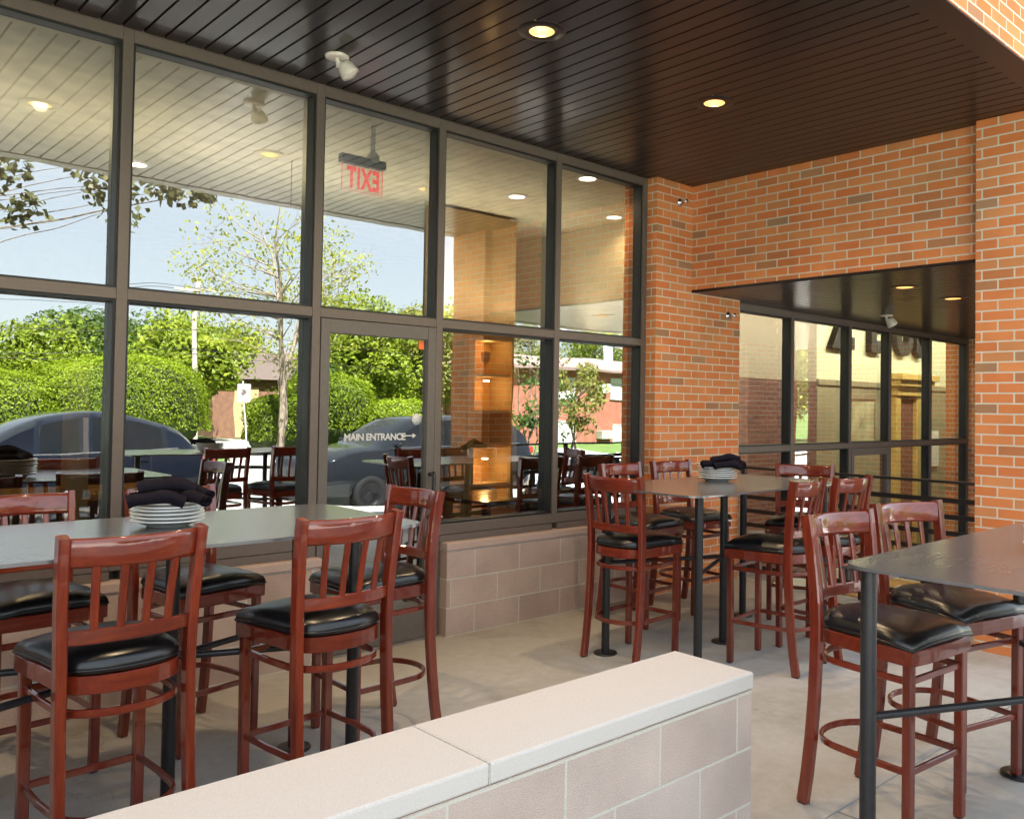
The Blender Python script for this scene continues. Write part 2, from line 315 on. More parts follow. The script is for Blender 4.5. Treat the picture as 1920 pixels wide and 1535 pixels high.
# ------------------------------------------------------------------ camera, sky, sun
H = 1.48
cam = bpy.data.cameras.new('camera'); co = bpy.data.objects.new('camera', cam); COL.objects.link(co)
yaw, pitch, roll = R(46.5972), R(1.3955), R(.8697)
fw = Vector((cos(yaw)*cos(pitch), sin(yaw)*cos(pitch), sin(pitch))); rr = Vector((sin(yaw), -cos(yaw), 0)); uu = rr.cross(fw)
r2 = rr*cos(roll) + uu*sin(roll); u2 = uu*cos(roll) - rr*sin(roll)
Mc = Matrix((r2, u2, -fw)).transposed().to_4x4(); Mc.translation = Vector((0, -4.6172, H)); co.matrix_world = Mc
cam.sensor_width = 36; cam.lens = 1628.93/1920*36; cam.shift_x = (960-1055.877)/1920; cam.shift_y = (723.614-767.5)/1920
cam.clip_start = .05; cam.clip_end = 2000; SC.camera = co
W = bpy.data.worlds.new('World'); SC.world = W; W.use_nodes = True
wn = W.node_tree.nodes; wl = W.node_tree.links; bg = wn['Background']
sky = wn.new('ShaderNodeTexSky'); sky.sky_type = 'NISHITA'; sky.sun_disc = False
EL, AZ = R(56), R(-18)        # sun stands behind the building (+Y), a little to the left
sky.sun_elevation = EL; sky.sun_rotation = AZ; sky.dust_density = .6; sky.ozone_density = 1.0; sky.air_density = 1.0
hz = wn.new('ShaderNodeMix'); hz.data_type = 'RGBA'; hz.blend_type = 'MULTIPLY'; hz.inputs[0].default_value = 1; hz.inputs[7].default_value = (1.0, 1.0, .985, 1)
hm = wn.new('ShaderNodeMix'); hm.data_type = 'RGBA'; hm.inputs[0].default_value = .80; hm.inputs[7].default_value = (3.45, 3.75, 4.1, 1)   # thin bright high cloud veiling the blue
wl.new(sky.outputs[0], hm.inputs[6]); wl.new(hm.outputs[2], hz.inputs[6]); wl.new(hz.outputs[2], bg.inputs[0]); bg.inputs[1].default_value = .055
sl = bpy.data.lights.new('sun', 'SUN'); sl.energy = 5.0; sl.angle = R(.5); sl.color = (1, .98, .96)
so = bpy.data.objects.new('sun', sl); COL.objects.link(so)
sd = Vector((sin(AZ)*cos(EL), cos(AZ)*cos(EL), sin(EL))); so.rotation_euler = sd.to_track_quat('Z', 'Y').to_euler(); so.location = sd*50
SC.view_settings.view_transform = 'Standard'; SC.view_settings.look = 'None'; SC.view_settings.exposure = 3.45; SC.view_settings.gamma = 1
SC.cycles.max_bounces = 12; SC.cycles.transparent_max_bounces = 24; SC.cycles.glossy_bounces = 6; SC.cycles.diffuse_bounces = 4
SC.cycles.sample_clamp_indirect = 6; SC.cycles.caustics_reflective = False; SC.cycles.caustics_refractive = False

# ------------------------------------------------------------------ ground
def sst(a, b, x):
    t = min(1, max(0, (x-a)/(b-a))); return t*t*(3-2*t)
def gh(x, y):
    near = .95*sst(6.8, 15, x); far = .35*sst(9, 40, x); k = sst(-20, -13, y)
    return -.16 - (near*k + far*(1-k))
def grid_sheet(name, xs, ys, dz, mat, skip=None):
    mb = MB(); nx, ny = len(xs), len(ys)
    vs = [(x, y, gh(x, y)+dz) for y in ys for x in xs]; fs = []
    for j in range(ny-1):
        for i in range(nx-1):
            cx, cy = (xs[i]+xs[i+1])/2, (ys[j]+ys[j+1])/2
            if skip and skip(cx, cy): continue
            fs.append((j*nx+i, j*nx+i+1, (j+1)*nx+i+1, (j+1)*nx+i))
    mb.add(vs, fs, True); return mb.build(name, mat)
xs = [-600, -200, -60, -20, -6] + [-4+i*1.0 for i in range(51)] + [52, 60, 80, 140, 300, 700]
ys = [-900, -300, -120, -60, -50, -40, -34] + [-30+i for i in range(24)] + [-6.5, -2.96, 9, 40, 200]
tag(grid_sheet('ground', xs, ys, -.02, LAWN, lambda x, y: -6 < x < 13 and y > -6.5 and y < 9), kind='structure')
rx = [-60, -20, -6] + [-4+i*1.0 for i in range(51)] + [60, 90]
tag(grid_sheet('street', rx, [-17.5, -16, -15, -14, -13, -12, -11, -10, -9, -8, -7, -6.5], -.012, ROADM), kind='structure')
dm = MB(); dv = []
for i in range(25):
    t = i/24; y = -18.62 - 18.4*t; xa, xb = 9.7+6.7*t, 11.35+7.2*t
    for k in range(3): x = xa+(xb-xa)*k/2; dv.append((x, y, gh(x, y)+.055))
dm.add(dv, [(i*3+k, (i+1)*3+k, (i+1)*3+k+1, i*3+k+1) for i in range(24) for k in range(2)], True)
tag(dm.build('driveway', DRIVEM), kind='structure')
tag(grid_sheet('far_sidewalk', rx, [-18.6, -17.5], .09, DRIVEM), kind='structure')
# patio slab, pavement where the photographer stands, lower entry court
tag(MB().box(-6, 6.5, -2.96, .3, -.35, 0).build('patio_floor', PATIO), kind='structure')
m = MB().box(-6, 5.64, -6.5, -2.964, -.35, -.004); tag(m.build('sidewalk', WALKM), kind='structure')
m = MB().box(5.645, 13, -6.5, -2.964, -1.2, -.62); m.box(6.504, 13, -2.964, 3.2, -1.2, -.80); tag(m.build('lower_walk', WALKM), kind='structure')
m = MB()
for i in range(4): m.box(6.51+i*.28, 6.79+i*.28, -6.4, -3.2, -.9, -.13-.13*i)
tag(m.build('entry_steps', WALKM), kind='structure')

# ------------------------------------------------------------------ the restaurant building
B = empty('restaurant_building', 'brick restaurant front with dark bronze window wall and brown slatted soffit', 'building')
ZC, ZB, FY = 3.3334, 2.4504, -2.985
# soffits: boards 0.1 m wide with open v-joints, running away from the glass
def soffit(name, x0, x1, y0, y1, z, lab, lamps):
    mb = MB(); n = int(round((x1-x0)/.1)); w = (x1-x0)/n; c = .008; g = .0022
    lamps = [(x0 + round((lx-x0)/w)*w, ly) for lx, ly in lamps]
    for i in range(n):
        a, b_ = x0+i*w, x0+(i+1)*w; ys = [y0]
        for lx, ly in lamps:
            if abs((a+b_)/2-lx) < w*.9: ys += [ly-.0655, ly+.0655]
        ys.append(y1)
        for p, q in zip(ys[0::2], ys[1::2]):
            mb.add([(a+g, p, z+.016), (a+g+c*.5, p, z), (b_-g-c*.5, p, z), (b_-g, p, z+.016), (a+g, q, z+.016), (a+g+c*.5, q, z), (b_-g-c*.5, q, z), (b_-g, q, z+.016)],
                   [(0, 1, 5, 4), (1, 2, 6, 5), (2, 3, 7, 6)])
    mb.box(max(x0, 6.21) if x0 > 5 else x0, x1, y0, y1, z+.13, z+.15)
    for i in range(n+1):      # the dark channel behind each joint
        x = x0+i*w; ys = [y0]
        for lx, ly in lamps:
            if abs(x-lx) < .07: ys += [ly-.066, ly+.066]
        ys.append(y1)
        for p, q in zip(ys[0::2], ys[1::2]): mb.box(x-.006, x+.006, p, q, z+.0165, z+.019)
    o = mb.build(name, SOFFIT, B); tag(o, lab); return lamps
L1 = soffit('soffit', -4, 5.7326, -2.84, -.002, ZC, 'high slatted brown soffit over the patio', [(-.15, -1.44), (1.33, -1.44), (2.808, -1.44), (4.248, -1.44)])
L2 = soffit('soffit', 5.737, 12.2, -2.84, -.002, ZB, 'low slatted brown soffit over the entrance', [(6.55, -1.55), (7.425, -1.55), (8.5, -1.55)])
m = MB().box(-4, 5.65, FY+.004, -2.842, ZC-.006, ZC-.001); m.build('soffit_edge_trim', SOFFIT, B); m = MB().box(5.74, 12.2, FY+.012, -2.842, ZB-.006, ZB+.026)
m.build('soffit_edge_trim', SOFFIT, B)
m = MB().box(-4, 12.6, FY, FY+.139, ZC, 6.3); m.build('fascia', BRICK, B)
MB().box(5.7326, 6.2, -2.424, -.1, ZB+.02, ZC+.02).build('brick_beam', BRICK, B); MB().box(5.729, 5.7365, -2.424, -.1, ZB-.004, ZB+.0195).build('lintel_edge', SOFFIT, B)
MB().box(6.07, 12.4, FY+.006, FY+.2, ZB+.03, ZC-.002).build('brick_spandrel', BRICK, B)
MB().box(5.65, 6.06, FY-.003, -2.424, -.9, ZC+.028).build('brick_column', BRICK, B)
MB().box(10.45, 11.7, FY, -2.424, -.9, ZB+.002).build('brick_column', BRICK, B)
MB().box(5.277, 6.418, -.1, .25, -.0, ZC+.02).build('brick_pier', BRICK, B)
MB().box(11.68, 12.6, -2.2, .3, -.85, ZB+.004).build('brick_pier', BRICK, B)
MB().box(-4.3, -4, FY+.004, 7, -.1, 6.3).build('end_wall', BRICK, B)
m = MB().box(-4.3, 16.5, -2.7, 7.2, 6.1, 6.3); m.box(-4, 16.3, .2, .34, ZC+.04, 6.1); m.build('roof', simple('shading_roof_membrane', (.25, .24, .23), .9), B)  # unseen roof slab, put in to cast the building's shadow over the patio
# low block walls under the glass with cast caps
def basewall(x0, x1):
    MB().box(x0, x1, -.06, .06, -.02, .548).build('base_wall', BLOCK, B)
    mb = MB(); n = max(1, int((x1-x0)/1.5)); 
    for i in range(n):
        a = x0 + (x1-x0)*i/n; c = x0 + (x1-x0)*(i+1)/n
        mb.box(a+(.0025 if i else -.006), c-(.0025 if i < n-1 else -.006), -.068, .062, .549, .598, .005)
    mb.build('wall_cap', STONE2, B)
basewall(-4, 2.428); basewall(3.31, 5.274)

# window walls
def pane(x0, x1, z0, z1, mat, parent, y=.078, name='glass_pane'):
    mb = MB().box(x0, x1, y, y+.008, z0, z1)
    o = mb.build(name, mat, parent); me = o.data; me.materials.append(CLEAR)
    for p in me.polygons: p.material_index = 0 if p.normal.y < -.5 else 1
    return o
def mullion(mb, x, z0, z1, w=.05, d=.11): MB().box(x-w/2, x+w/2, 0, d, z0, z1, .002).build('mullion', FRAME, B)
class RB:
    def box(s, *a): MB().box(*a).build('window_rail', FRAME, B)
    def build(s, *a): pass
MX = [-2.83, -1.784, -.738, .308, 1.3544, 2.3996, 3.2624, 4.2994, 5.25]
ZT = 2.008   # transom centre
fr = MB()
for i, x in enumerate(MX):
    zb = .0 if i in (5, 6) else .645
    mullion(fr, x, zb, ZC-.004, .05 if i < 8 else .052)
pass
fh = RB()
WP = B
for a, b_ in zip(MX[:-1], MX[1:]):
    x0, x1 = a+.0255, b_-.0255; door = abs(a-2.3996) < .01
    fh.box(x0, x1, .002, .108, ZC-.062, ZC-.004, .002)
    zt0, zt1 = (ZT-.027, ZT+.027)
    fh.box(x0, x1, .002, .108, zt0, zt1, .002)
    if not door:
        fh.box(x0, x1, .002, .108, .645, .712, .002)
        fh.box(x0, x1, -.004, .1, .600, .6425)
    for z0, z1 in ((zt1, ZC-.062),) if door else ((.712, zt0), (zt1, ZC-.062)):
        g = .012
        gk = MB()
        for q in ((x0, x0+g, z0, z1), (x1-g, x1, z0, z1), (x0+g, x1-g, z0, z0+g), (x0+g, x1-g, z1-g, z1)): gk.box(q[0], q[1], .014, .095, q[2], q[3])  # gasket deepened over the frame sides, its black standing for their shade
        gp = pane(x0+.004, x1-.004, z0+.004, z1-.004, GLASS, B); gk.build('gasket_shade_lining', GASKET, gp)
pass
# door
D = MB()
dx0, dx1, dz1 = 2.4255, 3.2365, 1.976
D.box(dx0+.004, dx0+.062, -.006, .05, .012, dz1, .003); D.box(dx1-.062, dx1-.004, -.006, .05, .012, dz1, .003)
D.box(dx0+.062, dx1-.062, -.004, .048, dz1-.082, dz1, .003); D.box(dx0+.062, dx1-.062, -.004, .048, .012, .20, .003)
do = D.build('door', DOORM, B); tag(do, 'glass door in a grey bronze frame with an arrow notice')
pane(dx0+.055, dx1-.055, .195, dz1-.078, GLASS, do, .024)
hm = MB().tube([(3.20, -.008, 1.04), (3.20, -.05, 1.05), (3.198, -.062, 1.03), (3.194, -.062, .93), (3.192, -.062, .80), (3.196, -.05, .775), (3.196, -.008, .77)], .013, 10)
hm.build('handle', simple('dark_handle', (.03, .028, .026), .25, metal=.5), do)
MT = lambda x, y, z: Matrix.Translation((x, y, z)) @ Matrix.Rotation(pi/2, 4, 'X')
text_mesh('MAIN ENTRANCE', .0575, .0006, 'lettering', WHITELET, do, MT(2.603, .0215, 1.262), offset=.0015, spacing=.93)
am = MB().box(3.0, 3.09, .0205, .022, 1.283, 1.290); am.add([(3.085, .021, 1.302), (3.085, .021, 1.271), (3.112, .021, 1.2865)], [(0, 1, 2)]); am.build('arrow', WHITELET, do)
mb = MB().lathe([(0, 0), (.036, 0), (.036, .0012), (0, .0012)], 28, M=Matrix.Rotation(pi/2, 4, 'X')); mb.move(Matrix.Translation((3.113, .0225, 1.39))); mb.build('round_sticker', WHITELET, do)
MB().box(3.12, 3.158, .0215, .0235, 1.835, 1.888).build('orange_sticker', ORANGE, do)
MB().box(2.50, 2.66, .040, .042, .80, 1.0).build('paper_notice', PAPER, do)
MB().box(2.42, 3.245, -.02, .09, .002, .011).build('door_threshold', simple('threshold_metal', (.3, .29, .27), .4, metal=.6), B)

# second window wall, standing down to the lower court
MX2 = [6.44, 7.45, 8.58, 9.49, 10.55, 11.655]
fr = MB(); fh = RB()
for x in MX2: mullion(fr, x, -.80, ZB-.004)
Z2 = 1.118
for i, (a, b_) in enumerate(zip(MX2[:-1], MX2[1:])):
    x0, x1 = a+.0255, b_-.0255; door = i == 2
    fh.box(x0, x1, .002, .108, ZB-.062, ZB-.004, .002); fh.box(x0, x1, .002, .108, Z2-.027, Z2+.027, .002); fh.box(x0, x1, .002, .108, -.80, -.73, .002)
    if door:
        dd = MB(); dd.box(x0+.004, x0+.06, -.006, .05, -.725, Z2-.03, .003); dd.box(x1-.06, x1-.004, -.006, .05, -.725, Z2-.03, .003)
        dd.box(x0+.06, x1-.06, -.004, .048, Z2-.11, Z2-.03, .003); dd.box(x0+.06, x1-.06, -.004, .048, -.725, -.55, .003)
        d2 = dd.build('door', DOORM, B); tag(d2, 'glass entrance door of the lower court')
        pane(x0+.055, x1-.055, -.56, Z2-.105, GLASS2, d2, .024)
        MB().tube([(x1-.03, -.008, .25), (x1-.03, -.06, .24), (x1-.03, -.06, -.05), (x1-.03, -.008, -.06)], .013, 10).build('handle', CHROME, d2)
    for z0, z1 in ((Z2+.027, ZB-.062),) if door else ((-.73, Z2-.027), (Z2+.027, ZB-.062)):
        g = .012
        gk = MB()
        for q in ((x0, x0+g, z0, z1), (x1-g, x1, z0, z1), (x0+g, x1-g, z0, z0+g), (x0+g, x1-g, z1-g, z1)): gk.box(q[0], q[1], .014, .095, q[2], q[3])  # again the black gasket lines the frame sides as painted shade
        gp = pane(x0+.004, x1-.004, z0+.004, z1-.004, GLASS2, B); gk.build('gasket_shade_lining', GASKET, gp)
pass; pass

# interior shell
CREAM = simple('cream_wall_paint', (.72, .71, .50), .8, noise=.04, nscale=2)
CREAMW = simple('warm_cream_paint', (.66, .58, .38), .8, noise=.04, nscale=2)
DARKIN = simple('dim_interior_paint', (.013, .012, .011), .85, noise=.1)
OLIVE = simple('olive_wainscot', (.30, .265, .17), .6, noise=.1, nscale=3)
TAN = simple('tan_paint', (.46, .33, .16), .7, noise=.06)
WOODT = simple('honey_table_wood', (.42, .22, .06), .35, noise=.3, nscale=12, stretch=(1, .12, 1))
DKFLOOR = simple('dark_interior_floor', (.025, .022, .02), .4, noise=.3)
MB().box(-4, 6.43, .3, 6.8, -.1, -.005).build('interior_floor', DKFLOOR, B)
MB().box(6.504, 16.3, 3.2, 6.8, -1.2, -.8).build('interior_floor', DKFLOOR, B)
MB().box(-4, 6.43, .12, 6.8, ZC+.0, ZC+.03).build('interior_ceiling', simple('interior_ceiling_paint', (.64, .57, .39), .7), B)
MB().box(-4, 6.33, 6.6, 6.8, 2.2, ZC).build('interior_wall', simple('olive_upper_wall', (.30, .27, .20), .8), B)
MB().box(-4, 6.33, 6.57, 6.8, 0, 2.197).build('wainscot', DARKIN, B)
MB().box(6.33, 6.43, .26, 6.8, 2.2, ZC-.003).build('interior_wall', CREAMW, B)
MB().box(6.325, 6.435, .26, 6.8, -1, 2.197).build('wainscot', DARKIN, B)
MB().box(11.3, 16.4, 2.0, 2.12, 1.92, 3.6).build('interior_wall', CREAM, B); MB().box(6.44, 11.297, 1.99, 2.12, -.9, 1.9).build('interior_brick_wall', brick_mat('dark_inside_brick', [(0, (.13, .065, .06)), (.5, (.17, .075, .068)), (1, (.20, .095, .085))], (.24, .21, .19), .193, .0643, .005), B); MB().box(6.44, 11.297, 1.993, 2.12, 1.903, 3.3).build('interior_wall', simple('taupe_wall_paint', (.36, .30, .24), .8, noise=.05), B)
MB().box(6.42, 11.7, .002, .11, ZB-.003, 3.3).build('window_header', FRAME, B); MB().box(-4, 5.27, .002, .11, ZC-.003, ZC+.2).build('window_header', FRAME, B)
m = MB().box(11.3, 16.4, 1.985, 2.12, -.9, 1.86); m.box(11.3, 16.4, 1.955, 2.12, 1.86, 1.945, .006); m.build('wainscot', OLIVE, B)
MB().box(6.44, 16.4, .12, 2.0, 3.3, 3.5).build('interior_ceiling', CREAM, B)
MB().box(16.2, 16.4, .3, 2.0, -.9, 3.3).build('interior_wall', CREAM, B)
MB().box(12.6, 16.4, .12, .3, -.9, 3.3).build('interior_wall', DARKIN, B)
# ------------------------------------------------------------------ ceiling lamps, floods, exit sign, sprinklers
LI = {}
def downlight(x, y, z, label, power, group, recessed=True):
    o = empty('recessed_downlight', label, 'ceiling light', (x, y, z), 0, group)
    if recessed:
        MB().lathe([(.0625, .004), (.0625, -.004), (.066, -.0055), (.115, -.004), (.120, -.0005), (.120, .001)], 48).build('trim_ring', SOFFIT, o)
        MB().lathe([(.0625, -.003), (.061, .03), (.056, .070), (.050, .080)], 40).build('reflector', CAN, o)
        MB().lathe([(0, .062), (.046, .062), (.051, .078), (.051, .09)], 32).build('lamp_lens', BULB, o); lz = .03
    else:
        MB().lathe([(.07, .004), (.07, -.006), (.095, -.006), (.098, .004)], 40).build('trim_ring', WHITEP, o)
        MB().lathe([(0, -.004), (.069, -.004), (.069, .004)], 32).build('lamp_lens', BULB, o); lz = -.02
    l = bpy.data.lights.new('lamp', 'SPOT'); l.energy = power; l.color = (1, .72, .42); l.spot_size = R(150); l.spot_blend = .9; l.shadow_soft_size = .04
    lo = bpy.data.objects.new('lamp', l); COL.objects.link(lo); lo.parent = o; lo.location = (0, 0, -.006)
    return o
OUTL = 'warm downlights in the brown soffits'
for i, lab in ((1, 'lit warm downlight in the high soffit near the left end, seen only in the glass'), (2, 'lit warm downlight in the high soffit, nearest and largest'),
               (3, 'lit warm downlight in the high soffit, nearer the brick beam'), (0, 'downlight at the far left end of the high soffit')):
    downlight(L1[i][0], L1[i][1], ZC, lab, 9, OUTL)
for i, lab in ((1, 'lit downlight in the low entrance soffit beside the brick column'), (0, 'lit downlight in the low soffit just behind the brick beam'), (2, 'lit downlight in the middle of the low entrance soffit')):
    downlight(L2[i][0], L2[i][1], ZB, lab, 2, OUTL)
for x, y, lab in ((4.914, 1.209, 'inside ceiling light seen through the fourth upper pane'), (4.915, .33, 'inside ceiling light at the top of the last upper pane'), (6.1, 1.15, 'inside ceiling light low in the last upper pane'), (2.2, 2.6, 'inside ceiling light above the bar counter')):
    downlight(x, y, ZC-.006, lab, 6, 'warm lights in the dining room ceiling', False)
ll = empty('added_wall_washer', 'added linear light on the lobby ceiling to brighten the cream wall', 'ceiling light', (11.4, .62, 3.3))  # lobby light and its housing added to brighten the cream wall evenly
MB().box(-4.7, 4.7, -.05, .05, -.05, -.001, .004).build('housing', WHITEP, ll)
l = bpy.data.lights.new('lamp', 'AREA'); l.shape = 'RECTANGLE'; l.size = 9.2; l.size_y = .06; l.energy = 44; l.color = (1, .96, .80)
lo = bpy.data.objects.new('lamp', l); COL.objects.link(lo); lo.parent = ll; lo.location = (0, .03, -.056); lo.rotation_euler = (R(46), 0, 0)

def flood(x, y, z, rz, label):
    o = empty('emergency_floodlight', label, 'emergency light', (x, y, z), rz)
    MB().lathe([(0, -.016), (.045, -.016), (.062, -.012), (.064, -.001), (0, -.001)], 32).build('base_plate', WHITEP, o)
    m = MB().tube([(0, 0, -.012), (.004, 0, -.034), (.016, 0, -.050)], .012, 12); m.lathe([(0, -.018), (.018, -.012), (.019, .011), (0, .018)], 16, c=(.014, 0, -.048)); m.build('swivel', WHITEP, o)
    Mx = Matrix.Translation((.040, 0, -.048)) @ Matrix.Rotation(R(-34), 4, 'Y')
    h = MB().lathe([(0, .012), (.03, .010), (.044, -.012), (.05, -.045), (.050, -.062), (.044, -.064)], 32, M=Mx).build('lamp_head', WHITEP, o)
    MB().lathe([(0, -.056), (.045, -.056)], 32, M=Mx).build('lens', simple('frosted_lens', (.75, .73, .68), .2), h)
flood(2.258, -.436, ZC, R(-35), 'white emergency floodlight on the high soffit above the door')
flood(8.30, -.53, ZB, R(-30), 'small white emergency floodlight on the low soffit over the entrance')
for x, z, lab in ((5.563, 3.175, 'small chrome sprinkler high on the brick pier'), (6.241, 2.299, 'small chrome sprinkler on the brick pier below the soffit')):
    o = empty('wall_sprinkler', lab, 'sprinkler', (x, -.1, z))
    Mx = Matrix.Rotation(pi/2, 4, 'X')
    MB().lathe([(0, .001), (.036, .001), (.034, .008), (.014, .014), (.012, .03)], 24, M=Mx).build('escutcheon', CHROME, o)
    m = MB().tube([(0, -.02, 0), (0, -.07, 0)], .007, 8); m.bar([(-.013, -.03, 0), (-.015, -.055, 0), (0, -.072, 0)], .004, .006, .001); m.bar([(.013, -.03, 0), (.015, -.055, 0), (0, -.072, 0)], .004, .006, .001)
    m.lathe([(0, .072), (.018, .072), (.018, .075), (0, .075)], 16, M=Mx); m.build('sprinkler_head', CHROME, o)

# exit sign, hung inside the glass: reads the right way from inside
E_ = empty('exit_sign', 'red exit sign hung on a slotted white strut behind the glass over the door', 'exit sign', (2.94, .45, 3.0), R(180))
m = MB()
m.box(-.014, -.011, -.014, .006, .045, .34); m.box(.011, .014, -.014, .006, .045, .34)
zz = .05
while zz < .335:
    m.box(-.011, -.0055, .003, .006, zz, zz+.034); m.box(.0055, .011, .003, .006, zz, zz+.034); m.box(-.0055, .0055, .003, .006, zz, zz+.014); zz += .034
m.move(Matrix.Translation((-.075, 0, 0))); m.build('hanging_strut', WHITEP, E_)
MB().box(-.165, .165, -.028, .028, .048, .105, .006).build('housing', simple('smoked_housing', (.06, .055, .05), .35), E_)
MB().lathe([(0, -.03), (.035, -.03), (.036, .03), (0, .03)], 20, M=Matrix.Translation((-.075, 0, .115)) @ Matrix.Rotation(pi/2, 4, 'X')).build('junction_box', WHITEP, E_)
ac, nt, ns, ln, b = newmat('clear_acrylic'); ns.remove(b)
tr = nd(ns, 'ShaderNodeBsdfTransparent'); gl = nd(ns, 'ShaderNodeBsdfGlossy'); gl.inputs['Roughness'].default_value = .05; mx = nd(ns, 'ShaderNodeMixShader'); mx.inputs[0].default_value = .006
tr.inputs[0].default_value = (.98, .97, .96, 1); ln.new(tr.outputs[0], mx.inputs[1]); ln.new(gl.outputs[0], mx.inputs[2]); ln.new(mx.outputs[0], ns['Material Output'].inputs[0])
pn = MB().box(-.15, .15, -.004, .004, -.125, .047).build('panel', ac, E_)
m = MB(); m.box(-.151, -.1501, -.0045, .0045, -.125, .047); m.box(.1501, .151, -.0045, .0045, -.125, .047); m.box(-.1495, .1495, -.0045, .0045, -.1262, -.1252); m.build('glowing_edge', REDGLOW, pn)
text_mesh('EXIT', .19, .002, 'lettering', REDGLOW, pn, Matrix.Translation((-.012, -.0065, -.100)) @ Matrix.Rotation(pi/2, 4, 'X') @ Matrix.Diagonal((.56, 1, 1, 1)), offset=.006, align='CENTER', spacing=1.14)

# ------------------------------------------------------------------ guard rails
def rail(name, label, path_pts, zs, posts, w=.042, t=.012, cat='railing', capw=.05):
    o = empty(name, label, cat, (0, 0, 0))
    for k, z in enumerate(zs):
        mb = MB()
        for (a, b_) in zip(path_pts[:-1], path_pts[1:]): mb.bar([(a[0], a[1], z+a[2]), (b_[0], b_[1], z+b_[2])], t if k else capw, w if k else .02, .002)
        mb.build('rail_bar', IRON, o)
    for (x, y, z0, z1) in posts: MB().box(x-.02, x+.02, y-.02, y+.02, z0, z1, .002).build('post', IRON, o)
    return o
rail('guard_rail', 'black flat-bar guard rail between the brick pier and the brick column', [(6.45, -.115, 0), (6.45, -2.40, 0)], [.975, .84, .72, .60, .48, .36, .24, .12], [(6.45, -.14, 0, .965), (6.45, -1.25, 0, .965), (6.45, -2.38, 0, .965)], w=.036)
rail('court_railing', 'black railing with five bars along the street side of the lower court', [(6.12, -2.9, 0), (10.4, -2.9, 0)], [1.04, .88, .72, .56, .40, .24, .08], [(7.3, -2.9, -.8, 1.03), (8.6, -2.9, -.8, 1.03), (9.9, -2.9, -.8, 1.03), (6.12, -2.9, -.8, 1.03)])
o = empty('stair_handrail', 'black sloping handrail beside the entry steps', 'railing')
m = MB().bar([(6.2, -3.25, 1.02), (6.45, -3.25, 1.02), (7.75, -3.25, .42), (8.0, -3.25, .42)], .04, .03, .004); m.build('rail_bar', IRON, o)
for x, z in ((6.45, 1.0), (7.1, .7), (7.75, .4)): MB().box(x-.017, x+.017, -3.267, -3.233, -.7, z).build('post', IRON, o)

# ------------------------------------------------------------------ low wall in front
Wl = empty('low_block_wall', 'low block wall with a pale stone coping in the foreground', 'wall', (0, 0, 0))
MB().box(-2.5, 2.463, -2.946, -2.616, -.02, .555).build('block_courses', BLOCK_LIT, Wl)
for a, c in ((-2.5, -1.148), (-1.148, .104), (.104, 1.352), (1.352, 2.472)):
    MB().box(a+.0015, c-.0015, -2.950, -2.612, .5565, .6115, .007).build('coping_stone', STONE, Wl)
m = MB()
for x in (-1.148, .104, 1.352): m.box(x-.00155, x+.00155, -2.9485, -2.6135, .557, .6105)
m.build('joint_mortar', simple('pale_mortar', (.52, .51, .45), .9, noise=.2, nscale=80), Wl)

# ------------------------------------------------------------------ bar stools
def seat_outline(k=1.0, front=.215, n=14, fw_=.205, dy=0.0):
    # front corners, sides converging to a round back
    pts = [(-fw_*k, front), (-fw_*.5*k, front+.006), (0, front+.008), (fw_*.5*k, front+.006), (fw_*k, front)]
    sx, sy = .176*k, -.10
    pts += [(.197*k, front-.12), (.186*k, 0.03)]
    for i in range(n+1):
        a = i/n*pi; pts.append((sx*cos(a)*(1+.04*sin(a)), sy - (.232+dy+sy)*k*sin(a)**.85))
    pts += [(-.186*k, 0.03), (-.197*k, front-.12)]
    return pts
def u_path(front, xf, z, back=.226, n=16, xs_=.172):
    pts = [(xf, front, z), (xs_+.006, .02, z)]
    for i in range(n+1):
        a = i/n*pi; pts.append((xs_*cos(a), -.09 - (back-.09)*sin(a)**.9, z))
    pts += [(-xs_-.006, .02, z), (-xf, front, z)]
    return pts
